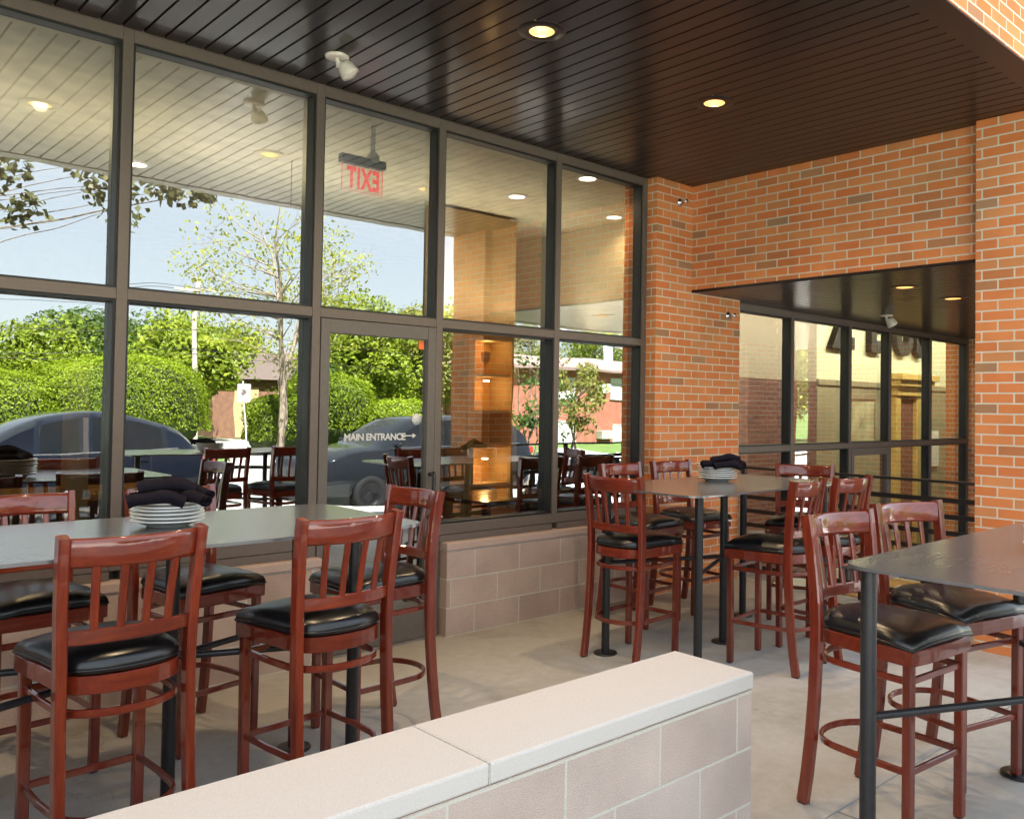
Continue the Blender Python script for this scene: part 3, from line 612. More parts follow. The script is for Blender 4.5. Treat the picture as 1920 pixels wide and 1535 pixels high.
def make_stool():
    o = empty('bar_stool', 'x', 'bar stool')
    # cushion
    out = seat_outline(); n = len(out); vs = []; fs = []
    rings = [(.955, .668), (.99, .674), (1.003, .686), (.998, .698), (.965, .712), (.88, .725), (.74, .734), (.54, .740), (.30, .743), (.12, .744)]
    cy = .0
    for k, z in rings:
        for x, y in out:
            edge = 1.0 if k > .9 else 0
            vs.append((x*k, cy + (y-cy)*k, z - (.012*max(0, (abs(x)/.2)**3)*(1 if y > .15 else .3) if k > .5 else 0)))
    for r_ in range(len(rings)-1):
        for i in range(n):
            j = (i+1) % n; fs.append((r_*n+i, r_*n+j, (r_+1)*n+j, (r_+1)*n+i))
    mb = MB().add(vs, fs, True); mb.add(vs[-n:], [tuple(range(n))], True); mb.add(vs[:n], [tuple(range(n))[::-1]])
    st = mb.build('seat', VINYL, o, merge=True)
    pp = [(x*1.003, y*1.003, .684 - .012*(abs(x)/.2)**3*(1 if y > .15 else .3)) for x, y in out]
    MB().tube(pp, .0042, 6, closed=True).build('piping', VINYL, st)
    # seat frame band
    fpath = [(x*.955, y*.955, .640) for x, y in seat_outline()]
    MB().bar(fpath, .022, .054, .003, closed=True).build('seat_frame', WOODH, o)
    for sx in (-1, 1):
        MB().bar([(sx*.176, .185, 0.006), (sx*.178, .188, .66)], .034, .034, .004, up=(0, 1, 0)).build('front_leg', WOOD, o)
        P = []
        for z, y, x in ((0.006, -.232, .190), (.12, -.214, .1895), (.25, -.199, .189), (.40, -.187, .188), (.55, -.180, .188), (.68, -.178, .188), (.76, -.180, .190), (.86, -.187, .1935), (.96, -.198, .197), (1.04, -.209, .1995), (1.085, -.217, .201)):
            P.append((sx*x, y, z))
        MB().bar(P, .046, .031, .005, up=(1, 0, 0)).build('rear_leg', WOOD, o)
        MB().box(sx*.176-.013, sx*.176+.013, .172, .198, 0, .007).build('foot_glide', GASKET, o); MB().box(sx*.190-.012, sx*.190+.012, -.248, -.216, 0, .007).build('foot_glide', GASKET, o)
    MB().bar(u_path(.185, .176, .555), .014, .024, .003).build('upper_hoop', WOODH, o)
    MB().bar(u_path(.185, .176, .245, back=.243), .014, .024, .003).build('foot_ring', WOODH, o)
    for z, nm in ((.555, 'front_bar'), (.245, 'foot_bar')):
        MB().bar([(-.164, .186, z), (.164, .186, z)], .014, .024, .003).build(nm, WOODH, o)
    def arc(z, y, xw, sag, m=12): return [(-xw + 2*xw*i/m, y - sag*(1-(2*i/m-1)**2), z) for i in range(m+1)]
    # crest rail: tapered section, leaning with the posts, bowed
    cr = MB(); prof = [(-.006, -.043), (.007, -.043), (.0105, -.03), (.012, .03), (.009, .041), (.003, .045), (-.005, .041), (-.009, .03), (-.0085, -.03)]
    cr.sweep(prof, [(x, y+.004, z) for x, y, z in arc(1.034, -.207, .188, .052, 16)], up=(0, -.12, 1), smooth=True); cr.build('crest_rail', WOODH, o)
    MB().bar(arc(.782, -.182, .18, .034), .016, .044, .004).build('lower_back_rail', WOODH, o)
    for i in range(4):
        t = (i+1)/5*2-1
        xb, xt = .178*t, .190*t
        yb = -.182-.033*(1-t*t); yt = -.204-.048*(1-t*t)
        MB().bar([(xb, yb, .80), ((xb+xt)/2, (yb+yt)/2+.002, .90), (xt, yt, .995)], .014, .024, .004, up=(1, 0, 0)).build('slat', WOOD, o)
    return o
# back-centre at z=1.09, heading, label
STOOLS = [
 (.884, -1.798, 3, 'red-brown bar stool nearest the camera at far left, back-on at the pale-topped table'),
 (1.602, -1.832, 5, 'bar stool seen back-on near the right end of the pale-topped left table'),
 (.85, -.42, 185, 'bar stool cut by the left picture edge, behind the left table'),
 (1.453, -.463, 192, 'bar stool right behind the plates and napkins of the left table'),
 (2.348, -1.117, 90, 'bar stool at the right end of the left table, before the door handle'),
 (3.719, -1.123, -85, 'bar stool at the left end of the middle table, before the last window'),
 (4.616, -.344, 182, 'bar stool behind the middle table, mostly hidden by the stool at its left end'),
 (5.21, -.326, 177, 'bar stool behind the middle table in front of the orange brick pier'),
 (5.769, -1.151, 112, 'bar stool at the far right end of the middle table, facing the camera'),
 (4.48, -1.951, 7, 'left one of the two bar stools back-on at the near side of the middle table'),
 (4.947, -1.977, 0, 'farther right one of two bar stools back-on at the middle table'),
 (3.149, -2.876, 175, 'bar stool tucked under the near corner of the dark right-hand table'),
 (3.76, -2.867, 166, 'bar stool at the dark right-hand table, farther from the camera, partly under it'),
]
proto = make_stool()
for i, (x, y, a, lab) in enumerate(STOOLS):
    o = proto if i == 0 else copy_tree(proto)
    t = R(a); o.rotation_euler = (0, 0, t)
    o.location = (x - sin(t)*.214, y + cos(t)*.214, 0)
    o['label'] = lab; o['group'] = 'red wood-tone bar stools on the patio'

# ------------------------------------------------------------------ tables
def rrect(x0, x1, y0, y1, r, n=8):
    p = []
    for cx, cy, a0 in ((x1-r, y1-r, 0), (x0+r, y1-r, 90), (x0+r, y0+r, 180), (x1-r, y0+r, 270)):
        for i in range(n+1): a = R(a0 + 90*i/n); p.append((cx+r*cos(a), cy+r*sin(a)))
    return p
def table(x0, x1, y0, y1, legs, ctr, label, zt=1.0125):
    cx, cy = (x0+x1)/2, (y0+y1)/2
    o = empty('bar_table', label, 'table', (cx, cy, 0), 0, 'tall steel-topped patio tables')
    MB().prism([(a-cx, b_-cy) for a, b_ in rrect(x0, x1, y0, y1, .10)], zt-.011, zt).build('tabletop', TOP, o)
    for (lx, ly) in legs + [ctr]:
        x, y = lx-cx, ly-cy
        l = MB().tube([(x, y, .008), (x, y, zt-.016)], .0245, 20).build('leg', STEEL, o)
        MB().lathe([(0, 0), (.072, 0), (.072, .006), (.068, .010), (.03, .012), (0, .012)], 28, c=(x, y, 0)).build('base_plate', STEEL, l)
        MB().box(x-.06, x+.06, y-.06, y+.06, zt-.0165, zt-.0115, .001).build('mounting_plate', STEEL, l)
    for (lx, ly) in legs:
        MB().tube([(lx-cx, ly-cy, .545), (ctr[0]-cx, ctr[1]-cy, .545)], .0125, 12).build('stretcher', STEEL, o)
    return o
table(.28, 2.0, -1.745, -.865, [(1.765, -1.10), (1.777, -1.56), (.50, -1.08), (.50, -1.56)], (1.17, -1.31), 'long bar table at left whose top shines pale grey')
table(3.72, 5.345, -1.735, -.862, [(3.835, -.968), (3.95, -1.575), (5.293, -.94), (5.322, -1.566)], (4.592, -1.279), 'bar table with a brown shining top, in front of the orange brick pier')
table(2.465, 4.15, -4.13, -3.245, [(2.542, -3.315), (3.86, -3.30), (2.55, -4.05), (4.05, -4.05)], (3.31, -3.69), 'dark bar table at the right edge, nearest the camera')

# ------------------------------------------------------------------ plates and napkins
def make_plate():
    pr = [(0, .004), (.060, .004), (.066, .0), (.072, .0), (.076, .005), (.100, .014), (.122, .0215), (.1285, .0238), (.1300, .0262), (.1285, .0290), (.1245, .0290), (.115, .0252), (.098, .0185), (.073, .009), (.06, .0075), (0, .0075)]
    return MB().lathe(pr, 56).build('dinner_plate', CHINA)
def make_napkin():
    # a cloth rolled up: spiral section swept along a slightly bent axis, ends of the roll shown
    n = 60; prof = []
    for i in range(n+1):
        a = 2*pi*2.2*i/n; r = .010 + .024*i/n; prof.append((r*cos(a), r*.82*sin(a)))
    inner = []
    for i in range(n, -1, -1):
        a = 2*pi*2.2*i/n; r = .010 + .024*i/n - .0042; inner.append((r*cos(a), r*.82*sin(a)))
    prof = prof + inner
    path = []; sc = []
    for k in range(13):
        t = k/12*2-1; path.append((.104*t, .008*sin(2.2*t),   .030 - .020*t*t + .003*sin(5*t))); sc.append(1+.10*sin(4*t+.6)+.12*abs(t)**4)
    mb = MB().sweep(prof, path, smooth=True, scales=sc)
    return mb.build('rolled_napkin', CLOTH)
plate0 = make_plate(); nap0 = make_napkin(); first = [True, True]
ORD = ['bottom', 'second from the bottom', 'third from the bottom', 'fourth from the bottom', 'third from the top', 'second from the top', 'top']
def stack(x, y, zt, n, where, grp, naps):
    z = zt
    for i in range(n):
        p = plate0 if first[0] else plate0.copy()
        if not first[0]: COL.objects.link(p)
        first[0] = False
        p.location = (x+random.uniform(-.003, .003), y+random.uniform(-.003, .003), z); p.rotation_euler = (random.uniform(-.012, .012), random.uniform(-.012, .012), random.uniform(0, 6))
        w = ORD[i] if i < 4 else ORD[7-n+i]
        tag(p, 'white china plate, %s of the stack on the %s' % (w, where), 'plate', grp); z += .0132 if i else .0150
    zb = z + .004
    for dx, dy, dz, rz, tilt, lab in naps:
        q = nap0 if first[1] else nap0.copy()
        if not first[1]: COL.objects.link(q)
        first[1] = False
        q.location = (x+dx-.026, y+dy-.075, zb+dz-.006); q.rotation_euler = (0, tilt, rz); q.scale = (.92, random.uniform(.82, .98), random.uniform(.82, .98))
        tag(q, lab, 'napkin', 'rolled black napkins on the plates')
stack(1.18, -1.215, 1.0125, 7, 'pale-topped left table', 'white plates on the left table', [
    (-.055, -.035, 0, R(-12), .03, 'black napkin roll lying nearest at the left on the left table plates'), (.060, -.030, -.004, R(-72), -.10, 'black napkin roll with its open end toward the camera on the left table plates'),
    (-.02, .045, .002, R(-6), .02, 'black napkin roll at the back of the bottom layer on the left table plates'), (-.005, .002, .042, R(-16), .02, 'black napkin roll on the very top of the left table plates'), (.085, .035, .014, R(-62), -.06, 'black napkin roll leaning at the right on the left table plates')])
stack(4.665, -1.165, 1.0125, 7, 'brown-topped middle table', 'white plates on the middle table', [
    (-.03, -.05, 0, R(-30), .02, 'black napkin roll at the front of the middle table plates'), (.03, -.005, .0, R(-78), -.08, 'black napkin roll at the centre of the middle table plates'),
    (0, -.01, .04, R(-34), -.06, 'black napkin roll on top of the middle table plates'), (.07, .0, .012, R(-75), .05, 'black napkin roll hanging over the right rim of the middle table plates'), (-.06, .03, .004, R(-25), .08, 'black napkin roll poking out at the left of the middle table plates')])
stack(3.285, -3.645, 1.0125, 5, 'dark right-hand table', 'white plates on the right table', [
    (-.04, .02, .0, R(25), .1, 'black napkin roll on the right table plates, its tip at the picture edge'), (.02, -.04, .0, R(10), .02, 'black napkin roll on the far side of the right-hand table plates')])
# ------------------------------------------------------------------ vegetation
def leaf_mesh(name, C, Nrm, L, Wd, mat, parent=None, loc=None, jit=.6):
    n = len(C); Nn = Nrm + rng.normal(0, jit, (n, 3)); Nn /= np.linalg.norm(Nn, axis=1)[:, None]
    a = rng.normal(0, 1, (n, 3)); t = np.cross(Nn, a); t /= np.linalg.norm(t, axis=1)[:, None]; s_ = np.cross(Nn, t)
    l = (L*rng.uniform(.6, 1.25, n))[:, None]; w = (Wd*rng.uniform(.7, 1.2, n))[:, None]
    v = np.empty((n, 4, 3)); v[:, 0] = C - t*l*.5; v[:, 1] = C + s_*w*.5 + t*l*.05 + Nn*l*.08; v[:, 2] = C + t*l*.5 - Nn*l*.06; v[:, 3] = C - s_*w*.5 + t*l*.05 + Nn*l*.08
    me = bpy.data.meshes.new(name); me.vertices.add(n*4); me.loops.add(n*4); me.polygons.add(n)
    me.vertices.foreach_set('co', v.reshape(-1).astype(np.float32)); me.loops.foreach_set('vertex_index', np.arange(n*4, dtype=np.int32))
    me.polygons.foreach_set('loop_start', np.arange(0, n*4, 4, dtype=np.int32)); me.polygons.foreach_set('loop_total', np.full(n, 4, dtype=np.int32))
    me.update(); me.validate(); return link(name, me, mat, parent, loc)
def sph(n):
    d = rng.normal(0, 1, (n, 3)); return d/np.linalg.norm(d, axis=1)[:, None]
def lump(d, seed, f=3.0):
    r_ = np.random.default_rng(seed); out = np.zeros(len(d))
    for k in range(7):
        w = r_.normal(0, f, 3); out += np.sin(d @ w + r_.uniform(0, 6))
    return out/7
def hedge(x, y, rx, ry, h, n, label, L=.10, mat=None, seed=1, zb=None, group=None):
    zb = gh(x, y)-.02 if zb is None else zb
    o = empty('hedge', label, 'hedge', (x, y, zb), 0, group)
    d = sph(n); d[:, 2] = np.where(d[:, 2] < -.35, -d[:, 2], d[:, 2])
    k = 1 + .11*lump(d, seed, 2.6) + .09*lump(d, seed+9, 7) + .05*lump(d, seed+19, 16)
    sh = np.abs(d)**1.0; sq = 1/(np.abs(d[:, 0])**2.6+np.abs(d[:, 1])**2.6+np.abs(d[:, 2])**2.6)**(1/2.6)
    dep = 1 - np.abs(rng.normal(0, .055, n)); P = d*(sq*k*dep)[:, None]*np.array([rx, ry, h*.52]) + np.array([0, 0, h*.47])
    P += np.where(rng.random(n) < .10, rng.exponential(.11, n), 0)[:, None]*(d*.5+np.array([0, 0, .8]))*(d[:, 2:3] > -.1)
    hole = lump(d, seed+33, 9) > .62; keep = (P[:, 2] > .02) & ~(hole & (rng.random(n) < .8)); P, d = P[keep], d[keep]
    leaf_mesh('foliage', P, d*1.0 + np.array([0, 0, .35]), L, L*.5, mat or LEAF, o)
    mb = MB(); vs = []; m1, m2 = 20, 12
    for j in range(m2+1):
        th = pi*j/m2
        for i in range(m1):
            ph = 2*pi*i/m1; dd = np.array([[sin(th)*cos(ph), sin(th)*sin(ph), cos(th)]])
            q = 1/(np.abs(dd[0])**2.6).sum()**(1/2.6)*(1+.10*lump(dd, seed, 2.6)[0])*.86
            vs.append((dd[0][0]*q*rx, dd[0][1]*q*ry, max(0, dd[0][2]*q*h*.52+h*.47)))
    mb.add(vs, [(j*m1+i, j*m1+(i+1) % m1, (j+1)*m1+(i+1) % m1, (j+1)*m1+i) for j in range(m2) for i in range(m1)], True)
    mb.build('twigs', HEDGE_CORE, o, merge=True); return o  # solid dark core behind the leaves, inner shade put into its colour
def tree(name, x, y, h, r, label, mat, nclump=26, per=260, L=.22, trunk_r=.16, base=.28, seed=1, zb=None, sparse=1.0, stems=1, group=None, clump_r=.34, squash=.8, spread=None, lean=(0, 0), cat='tree', wr=.5, limb=.3, twigs=0):
    r_ = np.random.default_rng(seed); zb = gh(x, y)-.03 if zb is None else zb
    o = empty(name, label, cat, (x, y, zb), 0, group)
    cz = h*(base+1)/2; hz = h*(1-base)/2
    C = []
    if spread is not None: C = [np.array(c) for c in spread]
    else:
        while len(C) < nclump:
            d = r_.normal(0, 1, 3); d /= np.linalg.norm(d); k = r_.uniform(.35, 1)**.6*.82
            c = np.array([lean[0]+d[0]*k*r, lean[1]+d[1]*k*r, cz+d[2]*k*hz*.95])
            C.append(c)
    wood = MB(); fork = np.array([lean[0]*.3, lean[1]*.3, h*base])
    spots = []
    for s_ in range(stems):
        off = np.array([r_.normal(0, .05), r_.normal(0, .05), 0])*(stems > 1); an = 2*pi*s_/stems + r_.uniform(-.4, .4)
        top = np.array([lean[0], lean[1], 0]) + (np.array([cos(an)*r*.36, sin(an)*r*.36, h*.86]) if stems > 1 else np.array([r_.normal(0, r*.1), r_.normal(0, r*.1), h*.82]))
        pts = [off, off+fork*.5+np.array([r_.normal(0, .03), r_.normal(0, .03), 0]), fork+off*1.5]
        for k in (.25, .5, .75, 1): pts.append(pts[2]*(1-k)+top*k + np.array([r_.normal(0, .045*r), r_.normal(0, .045*r), 0])*(k < 1))
        sc_ = [1.25, 1, .85, .66, .48, .3, .12]; wood.tube([tuple(p) for p in pts], trunk_r/(stems**.4), 9, scales=sc_)
        for k in range(2, 7): spots.append((pts[k], sc_[k])); 
        for k in range(2, 6): spots.append(((pts[k]+pts[k+1])/2, (sc_[k]+sc_[k+1])/2))
    for c in C:
        best = min(spots, key=lambda q: np.linalg.norm((q[0]-c)*np.array([1, 1, .8])) + (3*r if q[0][2] > c[2]-.05*h else 0))
        b0 = best[0]; mid = b0*.45+c*.55+np.array([r_.normal(0, .05*r), r_.normal(0, .05*r), -.02*h*r_.uniform(0, 1)])
        k = trunk_r/(stems**.4)*limb
        wood.tube([tuple(b0), tuple(mid), tuple(c)], k, 5, scales=[1, .6, .2])
        for _ in range(twigs):
            e_ = c + r_.normal(0, 1, 3)*clump_r*r*.8; wood.tube([tuple(mid*.3+c*.7), tuple((c+e_)/2+r_.normal(0, .03, 3)), tuple(e_)], k*.28, 4, scales=[1, .7, .3])
    wood.build('trunk', BARK, o)
    P = []; Nn = []
    for c in C:
        rr_ = clump_r*r*r_.uniform(.65, 1.25); m_ = int(per*sparse*r_.uniform(.6, 1.3)); d = sph(m_)
        k = (1 + .3*lump(d, int(r_.integers(1e6)), 3))*np.clip(1-np.abs(rng.normal(0, .22, m_)), .1, 1.2)
        P.append(c + d*(rr_*k)[:, None]*np.array([1, 1, squash])); Nn.append(d*.7 + np.array([0, 0, .6]))
    P = np.concatenate(P); Nn = np.concatenate(Nn)
    leaf_mesh('crown', P, Nn, L, L*wr, mat, o, jit=.7); return o

HG = 'clipped hedges across the street'
hedge(8.1, -22.6, 2.45, 1.9, 3.0, 34000, 'big round clipped hedge across the street, tallest of the hedges', L=.08, seed=3, group=HG)
hedge(4.9, -22.9, 2.0, 1.6, 2.45, 20000, 'lower clipped hedge left of the big round hedge', L=.085, seed=5, group=HG)
hedge(1.4, -22.9, 2.0, 1.6, 2.3, 9000, 'clipped hedge farthest left across the street', seed=15, group=HG)
hedge(12.45, -21.7, 1.05, .9, 1.9, 6000, 'small hedge beside the pale driveway behind the young tree', seed=7, group=HG)
hedge(15.2, -23.4, 1.7, 1.3, 2.75, 11000, 'tall hedge right of the young yellow-green tree', seed=11, group=HG)
hedge(17.0, -21.6, 1.5, 1.1, 1.95, 9000, 'low round bright hedge in front of the tall right hedge', seed=13, group=HG)
TG = 'trees beyond the far street side'
tree('young_street_tree', 11.87, -20, 8.7, 3.4, 'young thin street tree with sparse yellow-green leaves and a forked trunk', LEAFY, nclump=54, per=58, L=.15, trunk_r=.17, base=.26, seed=23, stems=3, clump_r=.22, twigs=3, limb=.24)
for i, (x, y, h, r, mt, lab) in enumerate([
    (15.0, -36, 6.3, 2.7, LEAFM, 'bright round tree behind the utility pole'), (9.3, -40, 5.6, 2.7, LEAFM, 'green tree beyond the big hedge, left of the pole'),
    (12.4, -45, 6.5, 3.0, LEAFD, 'darker tree behind the bright round tree'), (5.0, -41, 5.3, 2.8, LEAFC, 'olive tree beyond the lower hedge'), (1.2, -38, 5.5, 3.0, LEAFM, 'tree beyond the hedges at far left'),
    (24.2, -37, 8.0, 3.1, LEAFM, 'tall tree behind the hedges right of the young tree'), (21.6, -34.5, 4.6, 2.1, LEAFD, 'low dark tree beside the small brick house'), (27.6, -37.5, 7.6, 3.0, LEAFC, 'light tree touching the end of the brick apartment house'),
    (17.2, -50, 7.4, 3.4, LEAFD, 'far dark tree behind the small brick house'), (20.2, -46.5, 7.0, 3.0, LEAFM, 'far tree above the small brick house'), (32.5, -44, 9.2, 3.5, LEAFM, 'tall tree behind the left end of the apartment roof'),
    (38.5, -48, 9.6, 3.8, LEAFM, 'tall tree behind the middle of the apartment roof'), (44.5, -47, 9.4, 3.8, LEAFC, 'olive tree behind the apartment roof'), (51, -45, 9.2, 3.8, LEAFM, 'tree behind the right end of the apartment roof'),
    (19.6, -27.5, 5.4, 2.1, LEAFM, 'bright tree close behind the tall right hedge'), (23.4, -28.2, 6.4, 2.3, LEAFC, 'tree hiding the left end of the apartment house'), (14.0, -33.0, 5.0, 1.6, LEAFM, 'slim tree left of the driveway, behind the utility pole'),
    (36.5, -19, 7.0, 2.8, LEAFM, 'bright tree right of the apartment house near the street'), (44, -20, 7.5, 3.0, LEAFD, 'dark tree right of the apartment house'), (52, -24, 8, 3.4, LEAFM, 'far right tree beside the apartment house')]):
    tree('broadleaf_tree', x, y, h, r, lab, mt, nclump=30, per=300, L=.27, trunk_r=.2, base=.2, seed=40+i, group=TG, clump_r=.42)
for x, y, lab in ((5.2, -58, 'pale thin poplar far left, the taller'), (6.6, -57, 'pale thin poplar far left, the shorter')):
    tree('poplar', x, y, 8.6 if x < 6 else 7.6, 1.0, lab, LEAFC, nclump=22, per=30, L=.2, trunk_r=.12, base=.25, seed=int(x*10), clump_r=.45, group='poplars on the skyline')
tree('shrub_tree', 12.3, -9.2, 3.9, 1.0, 'small many-stemmed tree with sparse dark leaves by the railing', LEAFD, nclump=22, per=22, L=.15, trunk_r=.05, base=.3, seed=71, stems=5, clump_r=.26)
tree('ornamental_tree', 15.0, -10.6, 4.3, 1.0, 'small ornamental tree with olive leaves before the apartment house', LEAFC, nclump=20, per=70, L=.14, trunk_r=.06, base=.35, seed=73, stems=2, clump_r=.3)
tree('overhanging_tree', .4, -10.2, 7.5, 3.0, 'broad-leaved tree whose lowest boughs hang into the top left panes', LEAFB, per=60, L=.12, trunk_r=.2, base=.34, seed=77, clump_r=.10, wr=.75, limb=.07,
     spread=[(1.6, 3.2, 4.5), (1.9, 3.1, 4.35), (2.0, 3.3, 3.86), (1.75, 3.2, 3.9), (2.5, 3.2, 4.55), (2.75, 3.1, 4.3), (3.0, 3.2, 4.1), (2.9, 3.2, 4.35), (3.3, 3.2, 4.5), (3.55, 3.2, 4.42), (3.8, 3.2, 4.4), (4.05, 3.2, 4.5), (3.2, 3.0, 4.75), (2.2, 3.0, 4.9), (1.2, 2.5, 4.8), (.3, 2.2, 4.9), (-1, 1, 5.2), (0, 0, 6), (1, -1, 5.6), (-1, -1, 6), (1.8, .5, 5.5), (.6, 1.4, 6.3), (2.6, 1.8, 5.4), (1.6, 1.9, 5.0), (1.3, 3.2, 4.2), (1.3, 3.2, 3.7)])

# ------------------------------------------------------------------ houses, poles, signs
HBR = simple('red_house_brick', (.27, .10, .06), .9, noise=.22, nscale=3.0, bump=.2, bscale=30)
ROOFP = simple('pinkish_shingle', (.24, .165, .145), .9, noise=.16, nscale=14, bump=.3, bscale=60)
CURT = simple('white_curtain', (.5, .52, .48), .8, noise=.12, nscale=5, stretch=(9, 1, .2))
DKWIN = simple('dark_window', (.06, .07, .075), .1)
WTRIM = simple('white_trim', (.42, .41, .38), .6)
ACM = simple('grey_green_metal', (.32, .36, .27), .6)
ap = empty('apartment_house', 'two-storey red brick apartment house with pinkish shingle hip roof', 'building', (37, -30, -.65))
MB().box(-12, 13, -10, 0, 0, 4.3).build('wall', HBR, ap)
m = MB(); e = .6; zr = 4.3; hh = .95
v = [(-12-e, .0+e, zr), (13+e, .0+e, zr), (13+e, -10-e, zr), (-12-e, -10-e, zr), (-7, -5, zr+hh), (8, -5, zr+hh)]
v += [(x, y, zr-.16) for x, y, z in v[:4]]
m.add(v, [(0, 1, 5, 4), (1, 2, 5), (2, 3, 4, 5), (3, 0, 4), (6, 7, 1, 0), (7, 8, 2, 1), (8, 9, 3, 2), (9, 6, 0, 3), (9, 8, 7, 6)]); m.build('roof', ROOFP, ap)
for i in range(5):
    for z in (.15, 2.65):
        x = -10.4+i*5.05
        f = MB(); f.box(x-.06, x+2.26, .001, .07, z-.08, z); f.box(x-.06, x, .001, .06, z, z+1.1); f.box(x+2.2, x+2.26, .001, .06, z, z+1.1); f.box(x, x+2.2, .001, .06, z+1.1, z+1.16); f.box(x+1.07, x+1.13, .001, .05, z, z+1.1)
        w_ = f.build('window', WTRIM, ap)
        MB().box(x, x+2.2, .002, .02, z, z+1.1).build('curtained_pane', CURT, w_)
        if i != 1: MB().box(x-1.05, x-.35, .001, .35, z+.25, z+.72, .02).build('air_conditioner', ACM, ap)
hs = empty('small_brick_house', 'small brown brick house with a tan door glimpsed beside the young tree', 'house', (20.2, -40, gh(20, -40)))
MB().box(-2.6, 3, -5, 0, 0, 3.0).build('wall', simple('brown_house_brick', (.17, .085, .05), .9, noise=.25, nscale=4), hs)
m = MB(); m.add([(-3, .4, 2.9), (3.4, .4, 2.9), (3.4, -5.4, 2.9), (-3, -5.4, 2.9), (-3, -2.5, 4.6), (3.4, -2.5, 4.6)], [(0, 1, 5, 4), (2, 3, 4, 5), (0, 4, 3), (1, 2, 5), (3, 2, 1, 0)]); m.build('roof', simple('dark_shingle', (.095, .07, .058), .9, noise=.2, nscale=14), hs)
MB().box(-1.5, -.3, .001, .06, .05, 2.5).build('door', simple('tan_door_paint', (.42, .30, .15), .7), hs)
f = MB(); f.box(.9, 2.3, .001, .05, 1.1, 2.2); f.build('window', WTRIM, hs)
MB().box(.98, 2.22, .051, .06, 1.18, 2.12).build('window_glass', DKWIN, hs)
POLEW = simple('weathered_pole_wood', (.40, .36, .30), .9, noise=.2, nscale=8, stretch=(1, 1, .2))
up = empty('utility_pole', 'tall weathered wooden utility pole carrying wires over the trees', 'utility pole', (11.45, -26, gh(11, -26)))
MB().tube([(0, 0, 0), (0, 0, 5.9)], .12, 12, scales=[1, .75]).build('pole', POLEW, up)
MB().bar([(-.8, .08, 5.5), (.8, .08, 5.5)], .08, .10, .01).build('crossarm', POLEW, up)
for i, (dx, dz) in enumerate(((-.7, 5.6), (.7, 5.6), (0, 5.1), (0, 4.2), (0, 3.5), (0, 3.3))):
    pts = []
    for a, c in ((-42, 0), (0, 46)):
        for k in range(12):
            t = k/11; X = a+(c-a)*t; pts.append((X+dx*(1 if abs(X) < 40 else 1), X*.06+.1, dz-.8*4*t*(1-t)))
    MB().tube(pts[:12]+pts[13:], .010, 5).build('wire', IRON, up)
WPOLE = simple('pale_painted_pole', (.45, .44, .41), .5)
lp = empty('street_lamp', 'pale street lamp post with a long mast arm beside the parked cars', 'street lamp', (18.5, -12, gh(18.5, -12)))
MB().tube([(0, 0, 0), (0, 0, 6.2)], .115, 16, scales=[1.1, .8]).build('post', WPOLE, lp)
MB().tube([(0, 0, 4.25), (-1.2, 0, 4.4), (-3.2, 0, 4.75)], .05, 10, scales=[1, .9, .6]).build('mast_arm', WPOLE, lp)
MB().lathe([(0, .1), (.1, .08), (.16, 0), (.13, -.05), (0, -.07)], 16, c=(-3.3, 0, 4.74)).build('lamp_head', ACM, lp)
MB().box(-1.05, -.75, -.02, .02, 3.75, 4.33).build('hanging_sign', simple('faded_green_sign', (.35, .5, .42), .6), lp)
sg = empty('street_sign', 'white square street sign on a thin leaning post by the driveway', 'sign', (9.93, -18.2, gh(9.9, -18.2)), R(6))
MB().tube([(.03, -.012, 0), (-.1, -.012, 2.25)], .022, 8).build('post', simple('galvanised_post', (.5, .5, .48), .5, metal=.4), sg)
pl = MB().prism(rrect(-.24, .10, 0, .52, .04), -.006, .006); pl.move(Matrix.Translation((-.01, .015, 1.66)) @ Matrix.Rotation(pi/2, 4, 'X')); sp_ = pl.build('sign_panel', simple('weathered_sign_white', (.26, .25, .23), .6), sg)
mk = MB().prism([(-.04, .18), (.01, .22), (.05, .30), (.0, .36), (-.07, .35), (-.03, .29), (-.09, .27)], 0, .003); mk.move(Matrix.Translation((-.06, .0225, 1.66)) @ Matrix.Rotation(pi/2, 4, 'X')); mk.build('sign_mark', simple('faded_red_paint', (.10, .07, .06), .7), sp_)

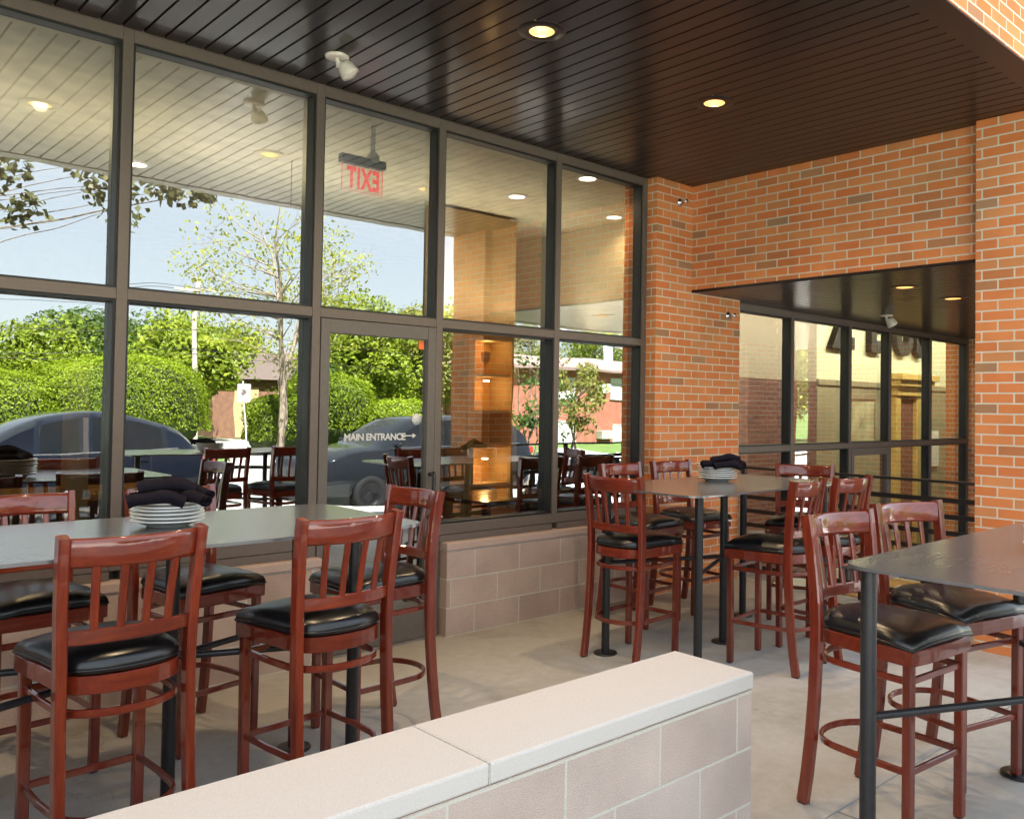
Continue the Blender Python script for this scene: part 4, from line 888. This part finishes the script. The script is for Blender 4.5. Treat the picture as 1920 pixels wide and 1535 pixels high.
# ------------------------------------------------------------------ parked cars
def cr(P, n):
    P = np.asarray(P, float); out = []
    Q = np.vstack([2*P[0]-P[1], P, 2*P[-1]-P[-2]])
    for i in range(1, len(Q)-2):
        for k in range(n):
            t = k/n; p0, p1, p2, p3 = Q[i-1:i+3]
            out.append(.5*(2*p1+(p2-p0)*t+(2*p0-5*p1+4*p2-p3)*t*t+(3*p1-p0-3*p2+p3)*t**3))
    out.append(P[-1]); return np.array(out)
RUB = simple('tyre_rubber', (.009, .009, .009), .8, spec=.2); RIM = simple('alloy_rim', (.03, .03, .033), .3, metal=.8); CGL = simple('car_window', (.008, .010, .012), .05, spec=.3); HEAD = simple('headlamp_lens', (.7, .7, .7), .1, coat=1); TAIL = simple('tail_lamp', (.35, .02, .02), .15, coat=1)
def make_car(label, paint, st, wx, cab, rear, group, z0, x, y, rz):
    o = empty('parked_car', label, 'car', (x, y, z0), rz, group)
    NS, NJ = 6, 4; S = cr(st, NS)      # x, zbot, zbelt, zroof, halfwidth, roof half-width factor
    rows = []
    for xx, zb, zl, zr, w, k in S:
        wr = w*k; h = [(0, zb), (w*.8, zb), (w*.97, zb+.10), (w, (zb+zl)*.52), (w*.985, zl-.03), (w*.955, zl), (wr*1.02, zr-.075), (wr*.86, zr-.012), (wr*.45, zr), (0, zr+.006)]
        rows.append([(xx, a, b_) for a, b_ in h])
    m = len(rows[0]); body = MB(); win = MB()
    L = st[-1][0]
    vs = []
    for r_ in rows:
        vs += [(p[0]-L/2, p[1], p[2]) for p in r_] + [(p[0]-L/2, -p[1], p[2]) for p in r_[1:-1][::-1]]
    M2 = 2*m-2; fb = []; fw2 = []
    for i in range(len(rows)-1):
        xc = (rows[i][0][0]+rows[i+1][0][0])/2
        for j in range(M2):
            f = (i*M2+j, i*M2+(j+1) % M2, (i+1)*M2+(j+1) % M2, (i+1)*M2+j)
            jj = j if j < m-1 else M2-1-j
            side = jj == 5 and cab[1] < xc < rear[0] and not any(abs(xc-p) < .05 for p in cab[2:])
            front = jj in (6, 7, 8) and cab[0] < xc < cab[1]; back = jj in (6, 7, 8) and rear[0] < xc < rear[1]
            (fw2 if (side or front or back) else fb).append(f)
    body.add(vs, fb, True); body.add(vs[:M2], [tuple(range(M2))]); body.add(vs[-M2:], [tuple(range(M2))[::-1]]); win.add(vs, fw2, True)
    bo = body.build('body', paint, o, merge=True)
    wo = win.build('windows', CGL, o, merge=True)
    W0 = max(s[4] for s in st)
    def surf(xq, j, o_=0):
        i = min(range(len(rows)), key=lambda q: abs(rows[q][0][0]-xq)); p = rows[i][j]; return (p[0]-L/2, p[1]+o_, p[2])
    for sy in (-1, 1):
        fl = lambda p: (p[0], sy*p[1], p[2])
        MB().tube([fl(surf(x_, 5, .006)) for x_ in np.linspace(cab[0]+.25, rear[0]+.1, 14)], .011, 6).build('window_trim', CHROME, o)
        for xd in (cab[0]+.45, (cab[2]+cab[3])/2 if len(cab) > 3 else cab[2], rear[0]-.25):
            MB().tube([fl(surf(xd, j, .002)) for j in (5, 4, 3, 2)], .006, 5).build('door_seam', GASKET, o)
        for xd in (cab[2]-.25, rear[0]-.4): MB().bar([fl((xd-.09-L/2, W0*.985+.012, st[5][2]-.10)), fl((xd+.09-L/2, W0*.985+.012, st[5][2]-.10))], .02, .03, .006).build('door_handle', paint, o)
        for xp in cab[2:3]: MB().bar([fl(surf(xp+.03, 5, .004)), fl(surf(xp+.03, 6, .004))], .012, .07, .003, up=(1, 0, 0)).build('door_pillar', GASKET, o)
    for wxx in wx:
        for sy in (-1, 1):
            Mx = Matrix.Translation((wxx-L/2, sy*(W0-.10), .325)) @ Matrix.Rotation(sy*-pi/2, 4, 'X')
            wh = MB().lathe([(.2, -.1), (.31, -.1), (.325, -.07), (.325, .07), (.31, .105), (.22, .11), (.20, .09)], 32, M=Mx).build('wheel', RUB, o)
            MB().lathe([(0, .085), (.05, .09), (.07, .06), (.15, .055), (.19, .09), (.215, .1)], 20, M=Mx).build('rim', RIM, wh)
    for sy in (-1, 1):
        MB().lathe([(0, .05), (.08, .04), (.11, 0), (.08, -.04), (0, -.05)], 16, M=Matrix.Translation((st[1][0]-L/2+.02, sy*.62, st[1][2]-.06)) @ Matrix.Diagonal((1.0, 1.5, 1, 1))).build('headlight', HEAD, o)
        MB().box(L/2-.22, L/2-.02, sy*W0*.60, sy*W0*.93, st[-3][2]-.22, st[-3][2]-.06, .03).build('tail_light', TAIL, o)
        MB().lathe([(0, .06), (.06, .05), (.085, 0), (.06, -.05), (0, -.06)], 12, M=Matrix.Translation((cab[0]+.35-L/2, sy*(W0+.06), st[4][2]+.06)) @ Matrix.Diagonal((.7, 1.2, 1, 1))).build('door_mirror', paint, o)
    return o
HATCH = [(0, .30, .52, .55, .60, 0.91), (.12, .22, .64, .67, .78, 0.93), (.6, .20, .76, .82, .88, 0.93), (1.15, .2, .86, .92, .90, 0.93), (1.45, .2, .89, 1.03, .90, 0.91), (1.95, .2, .92, 1.31, .90, 0.85), (2.4, .2, .93, 1.43, .90, 0.83), (2.9, .2, .94, 1.45, .90, 0.83), (3.4, .2, .96, 1.40, .90, 0.82), (3.85, .2, .99, 1.28, .88, 0.81), (4.12, .24, .96, 1.06, .85, 0.85), (4.32, .28, .88, .93, .80, 0.91), (4.42, .34, .72, .76, .70, 0.91)]
SUV = [(0, .34, .72, .76, .62, 0.91), (.1, .28, .86, .90, .80, 0.93), (.5, .25, .98, 1.02, .90, 0.93), (1.05, .25, 1.04, 1.08, .93, 0.93), (1.3, .25, 1.06, 1.17, .93, 0.91), (1.75, .25, 1.07, 1.46, .93, 0.87), (2.1, .25, 1.08, 1.60, .93, 0.86), (2.7, .25, 1.09, 1.63, .93, 0.86), (3.4, .25, 1.10, 1.62, .93, 0.86), (4.0, .25, 1.11, 1.58, .92, 0.85), (4.4, .27, 1.10, 1.40, .90, 0.85), (4.6, .32, 1.0, 1.10, .86, 0.91), (4.68, .4, .8, .84, .78, 0.91)]
def paintm(name, c): return simple(name, c, .10, metal=0.0, coat=0, noise=.02, spec=.22)
CG = 'cars parked at the kerb'
make_car('dark navy hatchback parked at the kerb, reflected in the left panes', paintm('navy_car_paint', (.005, .007, .012)), HATCH, (.85, 3.5), (1.15, 2.1, 2.62, 2.68), (3.75, 4.2), CG, gh(3, -9)-.01, 2.95, -9.0, 0)
make_car('dark grey sport utility car parked ahead of the gap, behind the door reflection', paintm('grey_car_paint', (.010, .012, .015)), SUV, (.9, 3.75), (1.05, 1.95, 2.9, 2.97), (4.2, 4.62), CG, gh(9, -9)-.01, 9.1, -9.0, 0)
make_car('pale silver car in the lower lot, left one', paintm('silver_car_paint', (.55, .57, .60)), HATCH, (.85, 3.5), (1.15, 2.1, 2.62, 2.68), (3.75, 4.2), CG, gh(16.5, -12)-.01, 16.2, -12.6, R(8))
make_car('white car in the lower lot beside the lamp post', paintm('white_car_paint', (.75, .76, .76)), SUV, (.9, 3.75), (1.05, 1.95, 2.9, 2.97), (4.2, 4.62), CG, gh(21, -13)-.01, 21.2, -13.2, R(12))
make_car('white car parked low behind the court railing', paintm('bright_white_car_paint', (.78, .78, .77)), HATCH, (.85, 3.5), (1.15, 2.1, 2.62, 2.68), (3.75, 4.2), CG, gh(14, -9)-.01, 14.6, -8.9, R(0))

# ------------------------------------------------------------------ things inside the restaurant
cn = empty('bar_counter', 'bar counter with a tan wood top behind the left panes', 'counter', (0, 1.35, 0))
MB().box(-3.5, 2.0, -.02, .45, 0, .86).build('front_panel', simple('counter_front', (.06, .05, .04), .6), cn)
MB().box(-3.6, 2.1, -.1, .55, .862, .905, .006).build('countertop', WOODT, cn)
ps = empty('interior_post', 'tan painted post inside, behind the dark hatchback reflection', 'post', (1.47, 1.20, 0)); MB().box(-.06, .06, -.06, .06, .02, 1.7, .004).build('shaft', TAN, ps); MB().box(-.08, .08, -.08, .08, 0, .14, .004).build('plinth', TAN, ps)
cb = empty('display_cabinet', 'tan cabinet with warm lit shelves inside, behind the fourth pane', 'cabinet', (5.02, 1.75, 0))
m = MB(); m.box(-.30, -.235, -.15, .2, .0, 2.2); m.box(.20, .27, -.15, .2, 0, 2.2); m.box(-.235, .2, -.15, .2, 2.08, 2.2); m.box(-.235, .2, -.14, .2, 0, .55); m.build('frame', TAN, cb)
MB().box(-.235, .2, .17, .198, .55, 2.08).build('back_panel', simple('amber_back_panel', (.6, .33, .10), .6), cb)
for z in (.75, 1.10, 1.42, 1.75): MB().box(-.235, .2, -.12, .168, z, z+.025).build('shelf', TAN, cb)
for z in (.93, 1.65, 2.04):
    l = bpy.data.lights.new('shelf_lamp', 'POINT'); l.energy = .32; l.color = (1, .6, .22); l.shadow_soft_size = .04; lo = bpy.data.objects.new('shelf_lamp', l); COL.objects.link(lo); lo.parent = cb; lo.location = (0, -.02, z)
    MB().lathe([(0, .006), (.03, .006), (.03, .02), (0, .02)], 16, c=(0, -.02, z+.05)).build('shelf_light', BULB, cb)
pt = MB().box(4.5, 4.68, 1.9, 2.0, 0, 3.3); pt.box(5.34, 5.5, 1.9, 2.0, 0, 3.3); pt.box(4.68, 5.34, 1.9, 2.0, 2.25, 3.3); tag(pt.build('partition_wall', simple('amber_partition_paint', (.40, .26, .11), .8)), 'amber painted partition around the lit cabinet inside', 'wall')
mg = empty('glass_goblet', 'glass goblet on the top lit shelf', 'glass', (5.0, 1.72, 1.776)); MB().lathe([(0, 0), (.035, 0), (.035, .004), (.004, .01), (.004, .09), (.03, .11), (.045, .15), (.042, .2)], 24).build('bowl', simple('amber_glass', (.5, .33, .15), .08, coat=1), mg)
dt = empty('dining_table', 'dark dining table inside the last panes', 'table', (4.6, .95, 0)); MB().box(-.5, .6, -.4, .4, .72, .755, .005).build('tabletop', simple('dark_walnut', (.05, .025, .015), .3, coat=.5), dt)
for x in (-.45, .55):
    for y in (-.35, .35): MB().box(x-.025, x+.025, y-.025, y+.025, 0, .719).build('leg', IRON, dt)
# lobby
LET = simple('dark_brown_letter', (.012, .007, .006), .6)
zs_ = empty('raised_letters', 'big dark brown raised letters on the cream lobby wall', 'lettering', (0, 1.94, 2.46))
for ch, x in (('Z', 11.62), ('E', 12.72), ('U', 13.58), ('S', 14.32)):
    text_mesh(ch, 1.02, .05, 'letter', LET, zs_, Matrix.Translation((x, 0, 0)) @ Matrix.Rotation(pi/2, 4, 'X') @ Matrix.Diagonal((.86, 1, 1, 1)), offset=.05)
MANT = simple('honey_mantel_wood', (.62, .43, .13), .5, noise=.1, nscale=10)
mt = empty('fireplace_mantel', 'honey-coloured wooden mantel with a stepped cornice in the lobby', 'mantel', (14.0, 1.96, -.8))
m = MB(); m.box(-.68, .70, -.30, 0, 2.80, 2.90, .01); m.box(-.62, .64, -.24, 0, 2.70, 2.80, .01); m.box(-.55, .56, -.16, 0, 2.55, 2.70, .01); m.build('cornice', MANT, mt)
for x in (-.43, .30): MB().box(x-.08, x+.08, -.12, 0, 0, 2.55, .01).build('pilaster', MANT, mt)
MB().box(-.35, .22, -.05, -.002, 0, 2.5).build('brick_infill', simple('dark_mantel_brick', (.16, .06, .04), .9, noise=.25, nscale=20), mt)
pc = empty('framed_picture', 'framed pale picture on the olive wainscot behind the glass door', 'picture', (12.55, 1.965, .9)); MB().box(-.42, .42, -.025, 0, 0, .78, .004).build('frame', simple('brown_frame', (.13, .07, .04), .4), pc)
MB().box(-.38, .38, -.03, -.0255, .04, .74).build('print', simple('pale_print', (.50, .47, .30), .3, noise=.5, nscale=3.5, coat=.8), pc)
pb = empty('wall_panel', 'white notice panel beside the mantel post', 'panel', (15.0, 1.965, .55)); MB().box(-.3, .3, -.03, 0, 0, .62, .004).build('board', PAPER, pb)
bt_ = empty('booth_bench', 'grey-green pleated booth bench in the lobby', 'bench', (14.6, .9, -.8)); MB().box(-.4, .4, -.25, .25, 0, .45, .03).build('seat', simple('booth_vinyl', (.16, .18, .15), .5), bt_)
m = MB()
for i in range(7): m.lathe([(0, .45), (.056, .46), (.058, 1.2), (.04, 1.25), (0, 1.26)], 12, c=(-.36+.12*i, .2, 0))
m.build('backrest', simple('booth_vinyl_back', (.20, .22, .19), .5), bt_)
for k, (x, y) in enumerate(((7.25, -1.22), (9.35, -1.15))):
    t_ = empty('wooden_table', ['honey wood table set with plates in the lower court just beyond the guard rail', 'honey wood table in the lower court, farther from the guard rail'][k], 'table', (x, y, -.8), 0, 'honey wood tables in the lower court')
    MB().box(-.50, .50, -.52, .52, .72, .755, .005).build('tabletop', WOODT, t_); MB().tube([(0, 0, .02), (0, 0, .72)], .035, 12).build('pedestal', IRON, t_); MB().lathe([(0, 0), (.26, 0), (.25, .02), (0, .03)], 24).build('base_plate', IRON, t_)
    for j, (dx, dy) in enumerate(((-.24, -.22), (.05, -.05), (-.2, .25))):
        p = plate0.copy(); COL.objects.link(p); p.location = (x+dx, y+dy, -.045); tag(p, 'white plate on the honey wood table %s, %s' % (['beyond the guard rail', 'farther from the rail'][k], ['nearest the street', 'in the middle', 'nearest the windows'][j]), 'plate', 'plates in the lower court')

pd = empty('added_uplight', 'added slim uplight hidden behind the transom to brighten the inside ceiling', 'added light', (1.6, 1.6, 2.18))  # uplight and its trough added out of sight to brighten the inside ceiling
m = MB(); m.box(-4.6, 4.6, -.05, .05, 0, .012); m.box(-4.6, 4.6, -.05, -.04, .013, .05); m.box(-4.6, 4.6, .04, .05, .013, .05); m.build('trough', FRAME, pd)
for x in (-4.2, -1.4, 1.4, 4.2): MB().tube([(x, 0, .012), (x, 0, ZC-2.185)], .003, 6).build('suspension_wire', IRON, pd)
l = bpy.data.lights.new('added_uplight_lamp', 'AREA'); l.shape = 'RECTANGLE'; l.size = 9.0; l.size_y = .07; l.energy = 12.5; l.color = (1, .95, .83)
lo = bpy.data.objects.new('added_uplight_lamp', l); COL.objects.link(lo); lo.parent = pd; lo.location = (0, 0, .03); lo.rotation_euler = (R(180-18), 0, 0)
